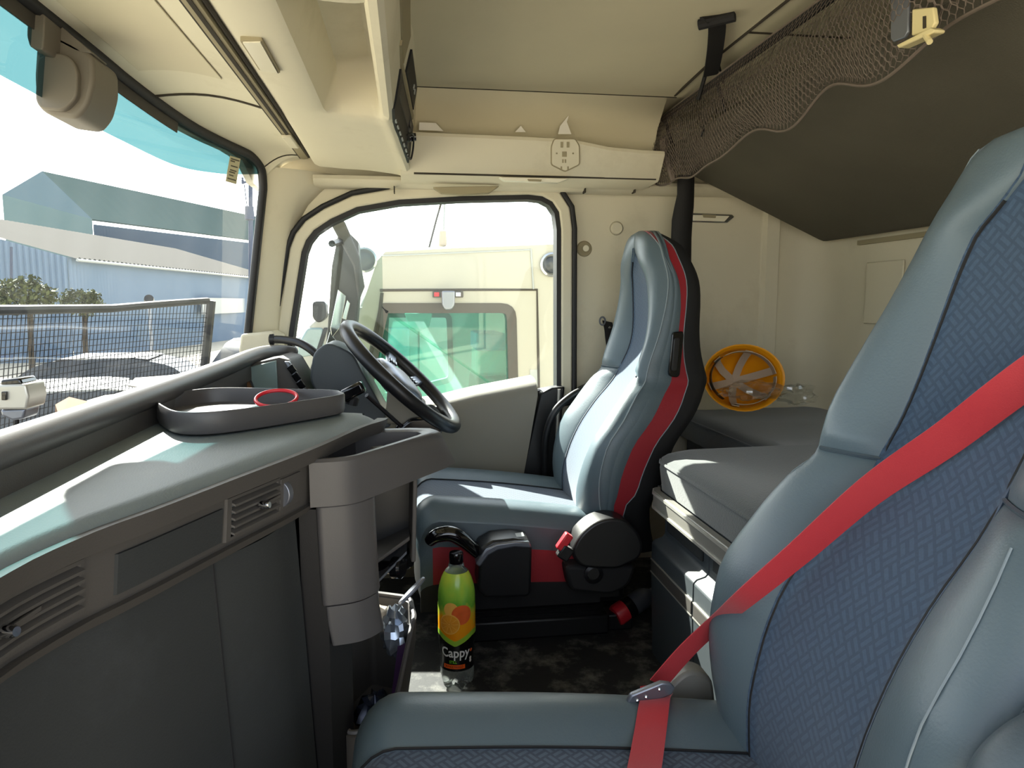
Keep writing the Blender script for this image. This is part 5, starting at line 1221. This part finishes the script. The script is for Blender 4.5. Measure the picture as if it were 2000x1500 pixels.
for x in (.25, 1.7):
    MB().lathe([(.18,-.1),(.46,-.12),(.5,-.06),(.5,.14),(.18,.14)], (x, yt+.2, GZ+.5), (0,1,0), 28).build('wheel', 'black_rubber', nb, smooth=40)
# second truck front, further forward, seen at the window's front edge
n2 = thing('white_van', (-1.3,7.6,GZ), 'white van nose parked beyond the truck, seen past the mirror', 'van')
v2 = 7.4
ply('van_body', 'white_paint', [(560,720),(596,640),(640,608),(700,600),(720,600),(720,1000),(540,1000)], v2, v2+2.0, n2, .08, .15)
ply('van_window', 'gauge_glass', [(584,668),(600,640),(632,640),(632,690),(580,700)], v2-.02, v2+.05, n2, .03, .04)
ply('van_pillar', 'black_plastic', [(632,640),(640,640),(610,740),(598,744)], v2-.03, v2+.02, n2, .01)
ply('van_mirror', 'black_plastic', [(610,588),(636,588),(638,620),(622,632),(610,622)], v2-.3, v2-.12, n2, .03, .04)
for x in (-1.9, -.9): MB().lathe([(.16,-.1),(.33,-.1),(.35,-.05),(.35,.12),(.16,.12)], (x, v2+.15, GZ+.35), (0,1,0), 24).build('wheel', 'black_rubber', n2, smooth=40)
n3 = thing('box_van', (.6,10.6,GZ), 'tall white van behind the parked truck, seen through both its windows', 'van')
ply('van_body', 'white_paint', [(700,600),(720,560),(1150,560),(1150,900),(690,900)], 9.7, 11.5, n3, .08, .1)
ply('van_window', 'gauge_glass', [(735,640),(800,640),(800,720),(725,720)], 9.66, 9.74, n3, .03, .04)
ln('van_door_gap', 'groove', [(818,570),(818,880)], .012, 9.69, n3)
for x in (-.7, 1.6): MB().lathe([(.16,-.1),(.36,-.1),(.38,-.05),(.38,.12),(.16,.12)], (x, 9.85, GZ+.38), (0,1,0), 24).build('wheel', 'black_rubber', n3, smooth=40)
# warehouses ------------------------------------------------------------
def corrug(mb, p0, p1, z0, z1, n, amp, zf=None):
    """corrugated sheet wall from p0 to p1"""
    p0, p1 = Vector(p0), Vector(p1); d = (p1-p0).normalized(); nn = Vector((-d.y, d.x)); r0, r1 = [], []
    for k in range(n*2+1):
        t = k/(n*2); p = p0.lerp(p1, t)+nn*(amp if k % 2 else -amp); zt1 = zf(t) if zf else z1
        r0.append(Vector((p.x, p.y, z0))); r1.append(Vector((p.x, p.y, zt1)))
    return mb.grid([r0, r1])
wa = thing('warehouse', (-12,40,GZ), 'pale blue corrugated warehouse with bright sheet roof', 'warehouse')
c1 = at(130,502,y=30); far1 = Vector((c1.x+3.2, 56, c1.z)); g1 = Vector((c1.x-12, 27.5, 0))
corrug(MB(), (c1.x, c1.y), (far1.x, far1.y), GZ, c1.z, 110, .05).build('side_wall', 'blue_wall', wa, smooth=0)
rise = .30
corrug(MB(), (c1.x, c1.y), (g1.x, g1.y), GZ, c1.z, 60, .05, lambda t: c1.z+rise*12*t if t < .55 else c1.z+rise*12*(1.1-t)).build('gable_wall', 'blue_wall', wa, smooth=0)
dv = (Vector((g1.x, g1.y, 0))-Vector((c1.x, c1.y, 0)))
rows = []
for k in range(151):
    t = k/150; b = Vector((c1.x, c1.y, c1.z+.05)).lerp(Vector((far1.x, far1.y, c1.z+.05)), t); off = Vector((0,0,.06 if k % 2 else 0))
    e0 = b-dv.normalized()*.35+off-Vector((0,0,rise*.35)); e1_ = b+dv*.55+Vector((0,0,rise*12*.55))+off
    rows.append([e0, e1_])
rf_ = MB().grid(rows).build('roof', 'roof_sheet', wa, smooth=0)
MB().tube([r[0]+Vector((0,0,-.05)) for r in rows[::10]], .06, 6).build('gutter', 'white_grey', rf_)
MB().obox(Vector((c1.x,c1.y,0)).lerp(Vector((far1.x,far1.y,0)), .62)+Vector((.15,0,.75)), (.3,5.0,0), (.05,0,0), (0,0,.45)).build('lean_to', 'white_grey', wa)
MB().tube([at(22,585,y=29.0), at(22,482,y=29.0)], .05, 6).build('downpipe', 'pole_grey', wa)
wbk = thing('tall_warehouse', (-25,65,GZ), 'larger grey-green warehouse rising behind the blue one', 'warehouse')
ap, re_ = at(82,334,y=52), at(506,424,y=80)
ea, eb = at(180,428,y=48), at(520,472,y=74)
ge = at(4,380,y=49.5)
MB().slab([[ap.lerp(re_, t), ea.lerp(eb, t)] for t in [k/20 for k in range(21)]], (0,0,-.1)).build('roof', 'tall_roof', wbk, smooth=0)
MB().slab([[ap, ge], [ap+Vector((0,.0,-.0)), ge+Vector((0,0,-4))]], (0,.2,0)).build('gable_side', 'white_grey', wbk, smooth=0)
le = ea+(ea-eb)*.45
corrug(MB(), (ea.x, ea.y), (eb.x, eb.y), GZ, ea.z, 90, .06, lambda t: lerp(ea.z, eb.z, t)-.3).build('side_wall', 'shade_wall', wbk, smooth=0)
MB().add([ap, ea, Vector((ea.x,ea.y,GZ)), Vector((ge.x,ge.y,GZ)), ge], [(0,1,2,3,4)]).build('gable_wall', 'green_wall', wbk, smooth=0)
# bushes ----------------------------------------------------------------
def bush(px, py, y, r, lab, seed):
    random.seed(seed); c = at(px, py, y=y)
    t = thing('bush', (c.x, c.y, GZ), lab, 'bush', 'bushes in front of the blue warehouse'); mb = MB()
    for k in range(1700):
        d = Vector((random.gauss(0,1), random.gauss(0,1), random.gauss(0,1))).normalized(); rr_ = r*(.6+.4*random.random())*(1+.35*noise.noise(d*2+Vector((seed,0,0))))
        p = c+Vector((d.x*1.35, d.y, d.z*.85))*rr_; s = r*.12*(.7+.8*random.random())
        a = Vector((random.gauss(0,1), random.gauss(0,1), random.gauss(0,1))).normalized(); b = a.cross(Vector((random.random(), random.random(), 1))).normalized()
        mb.add([p-a*s, p+b*s*.5, p+a*s, p-b*s*.5], [(0,1,2,3)])
    mb.build('leaves', 'foliage', t, smooth=0, merge=False, kind='stuff')
    MB().tube([Vector((c.x,c.y,GZ)), Vector((c.x+.1,c.y,c.z))], .08, 6).build('stem', 'bark', t)
bush(50,578,22,.62,'larger round green bush at the left of the warehouse', 1)
bush(158,590,24.2,.48,'smaller green bush right of the larger bush', 2)
# utility pole ----------------------------------------------------------
up = thing('utility_pole', (at(486,560,y=45).x,45,GZ), 'grey wooden utility pole with crossarm near the windscreen edge', 'pole')
t0, t1 = at(487,560,y=45), at(489,342,y=45); t0.z = GZ
MB().tube([t0, t1], lambda t: .17-.05*t, 8).build('pole_shaft', 'pole_grey', up)
MB().tube([at(472,358,y=45), at(512,344,y=45)], .07, 6).build('crossarm', 'pole_grey', up)
for px, py in ((474,352),(482,351),(498,345),(508,341)): MB().lathe([(0,.3),(.07,.28),(.05,.15),(.09,.1),(.05,0)], at(px, py+4, y=45), (0,0,1), 10).build('insulator', 'pole_grey', up)
MB().lathe([(.0,.9),(.25,.85),(.28,.1),(.0,0)], at(488,432,y=45), (0,0,1), 12).build('transformer', 'pole_grey', up)
MB().tube([at(477,360,y=45), at(482,400,y=45), at(486,425,y=45)], .03, 5).build('cable', 'pole_grey', up)
# yard light and parked cars seen through the mesh -------------------------
yl = thing('yard_lamp', at(291,600,y=16), 'small dark round lamp on the yard seen above the mesh', 'lamp')
c = at(291,585,y=16); MB().lathe([(0,-.10),(.07,-.08),(.10,-.02),(.09,.05),(.0,.08)], c, (.2,-.6,.3), 16).build('lamp_head', 'black_plastic', yl)
MB().tube([c-Vector((0,0,.05)), Vector((c.x,c.y,GZ))], .03, 8).build('lamp_post', 'metal_grey', yl)
def car(x, y, rz, m_, lab, s=1.0):
    t = thing('parked_car', (x, y, GZ), lab, 'car', 'cars parked in front of the truck')
    L_, W_ = 4.3*s, 1.75*s
    def tf(p): a = math.radians(rz); return Vector((x+p[0]*math.cos(a)-p[1]*math.sin(a), y+p[0]*math.sin(a)+p[1]*math.cos(a), GZ+p[2]))
    bodyp = [(-.5,.32),(-.5,.62),(-.46,.78),(-.22,.86),(.42,.90),(.5,.80),(.5,.32)]
    cab = [(-.26,.84),(-.12,1.30),(-.04,1.40),(.22,1.40),(.34,1.28),(.46,.86)]
    def pris(pr, wd2, in_=0): 
        r1 = roundpoly(pr, .06, 3); return [[tf((a*L_, sy*wd2*(1-in_*max(0, b-.85)), b*s)) for a, b in r1] for sy in (-.5, -.47, .47, .5)]
    MB().loft(pris(bodyp, W_)).build('body', m_, t, smooth=40)
    MB().loft(pris(cab, W_*.98, .28)).build('greenhouse', 'car_dark', t, smooth=40)
    rfp = [(-.06,1.385),(-.03,1.415),(.21,1.415),(.26,1.385)]
    MB().loft([[tf((a*L_, sy*W_*.80, b*s)) for a, b in rfp] for sy in (-.5, .5)]).build('roof', m_, t, smooth=40)
    for a in (-.31, .31):
        for sy in (-.46, .46):
            MB().lathe([(.12*s,-.1*s),(.31*s,-.1*s),(.33*s,-.06*s),(.33*s,.06*s),(.31*s,.1*s),(.12*s,.1*s)], tf((a*L_, sy*W_, .33*s)), tf((0,1,0))-tf((0,0,0)), 20, caps=True).build('wheel', 'black_rubber', t, smooth=40)
    return t
car(-4.2, 8.2, 20, 'car_white', 'white parked car nearest the stone guard at the left')
car(-5.4, 12.8, 8, 'car_dark', 'dark parked car behind the white one')
car(-3.6, 18.5, 80, 'car_white', 'white parked car to the right near the pillar')
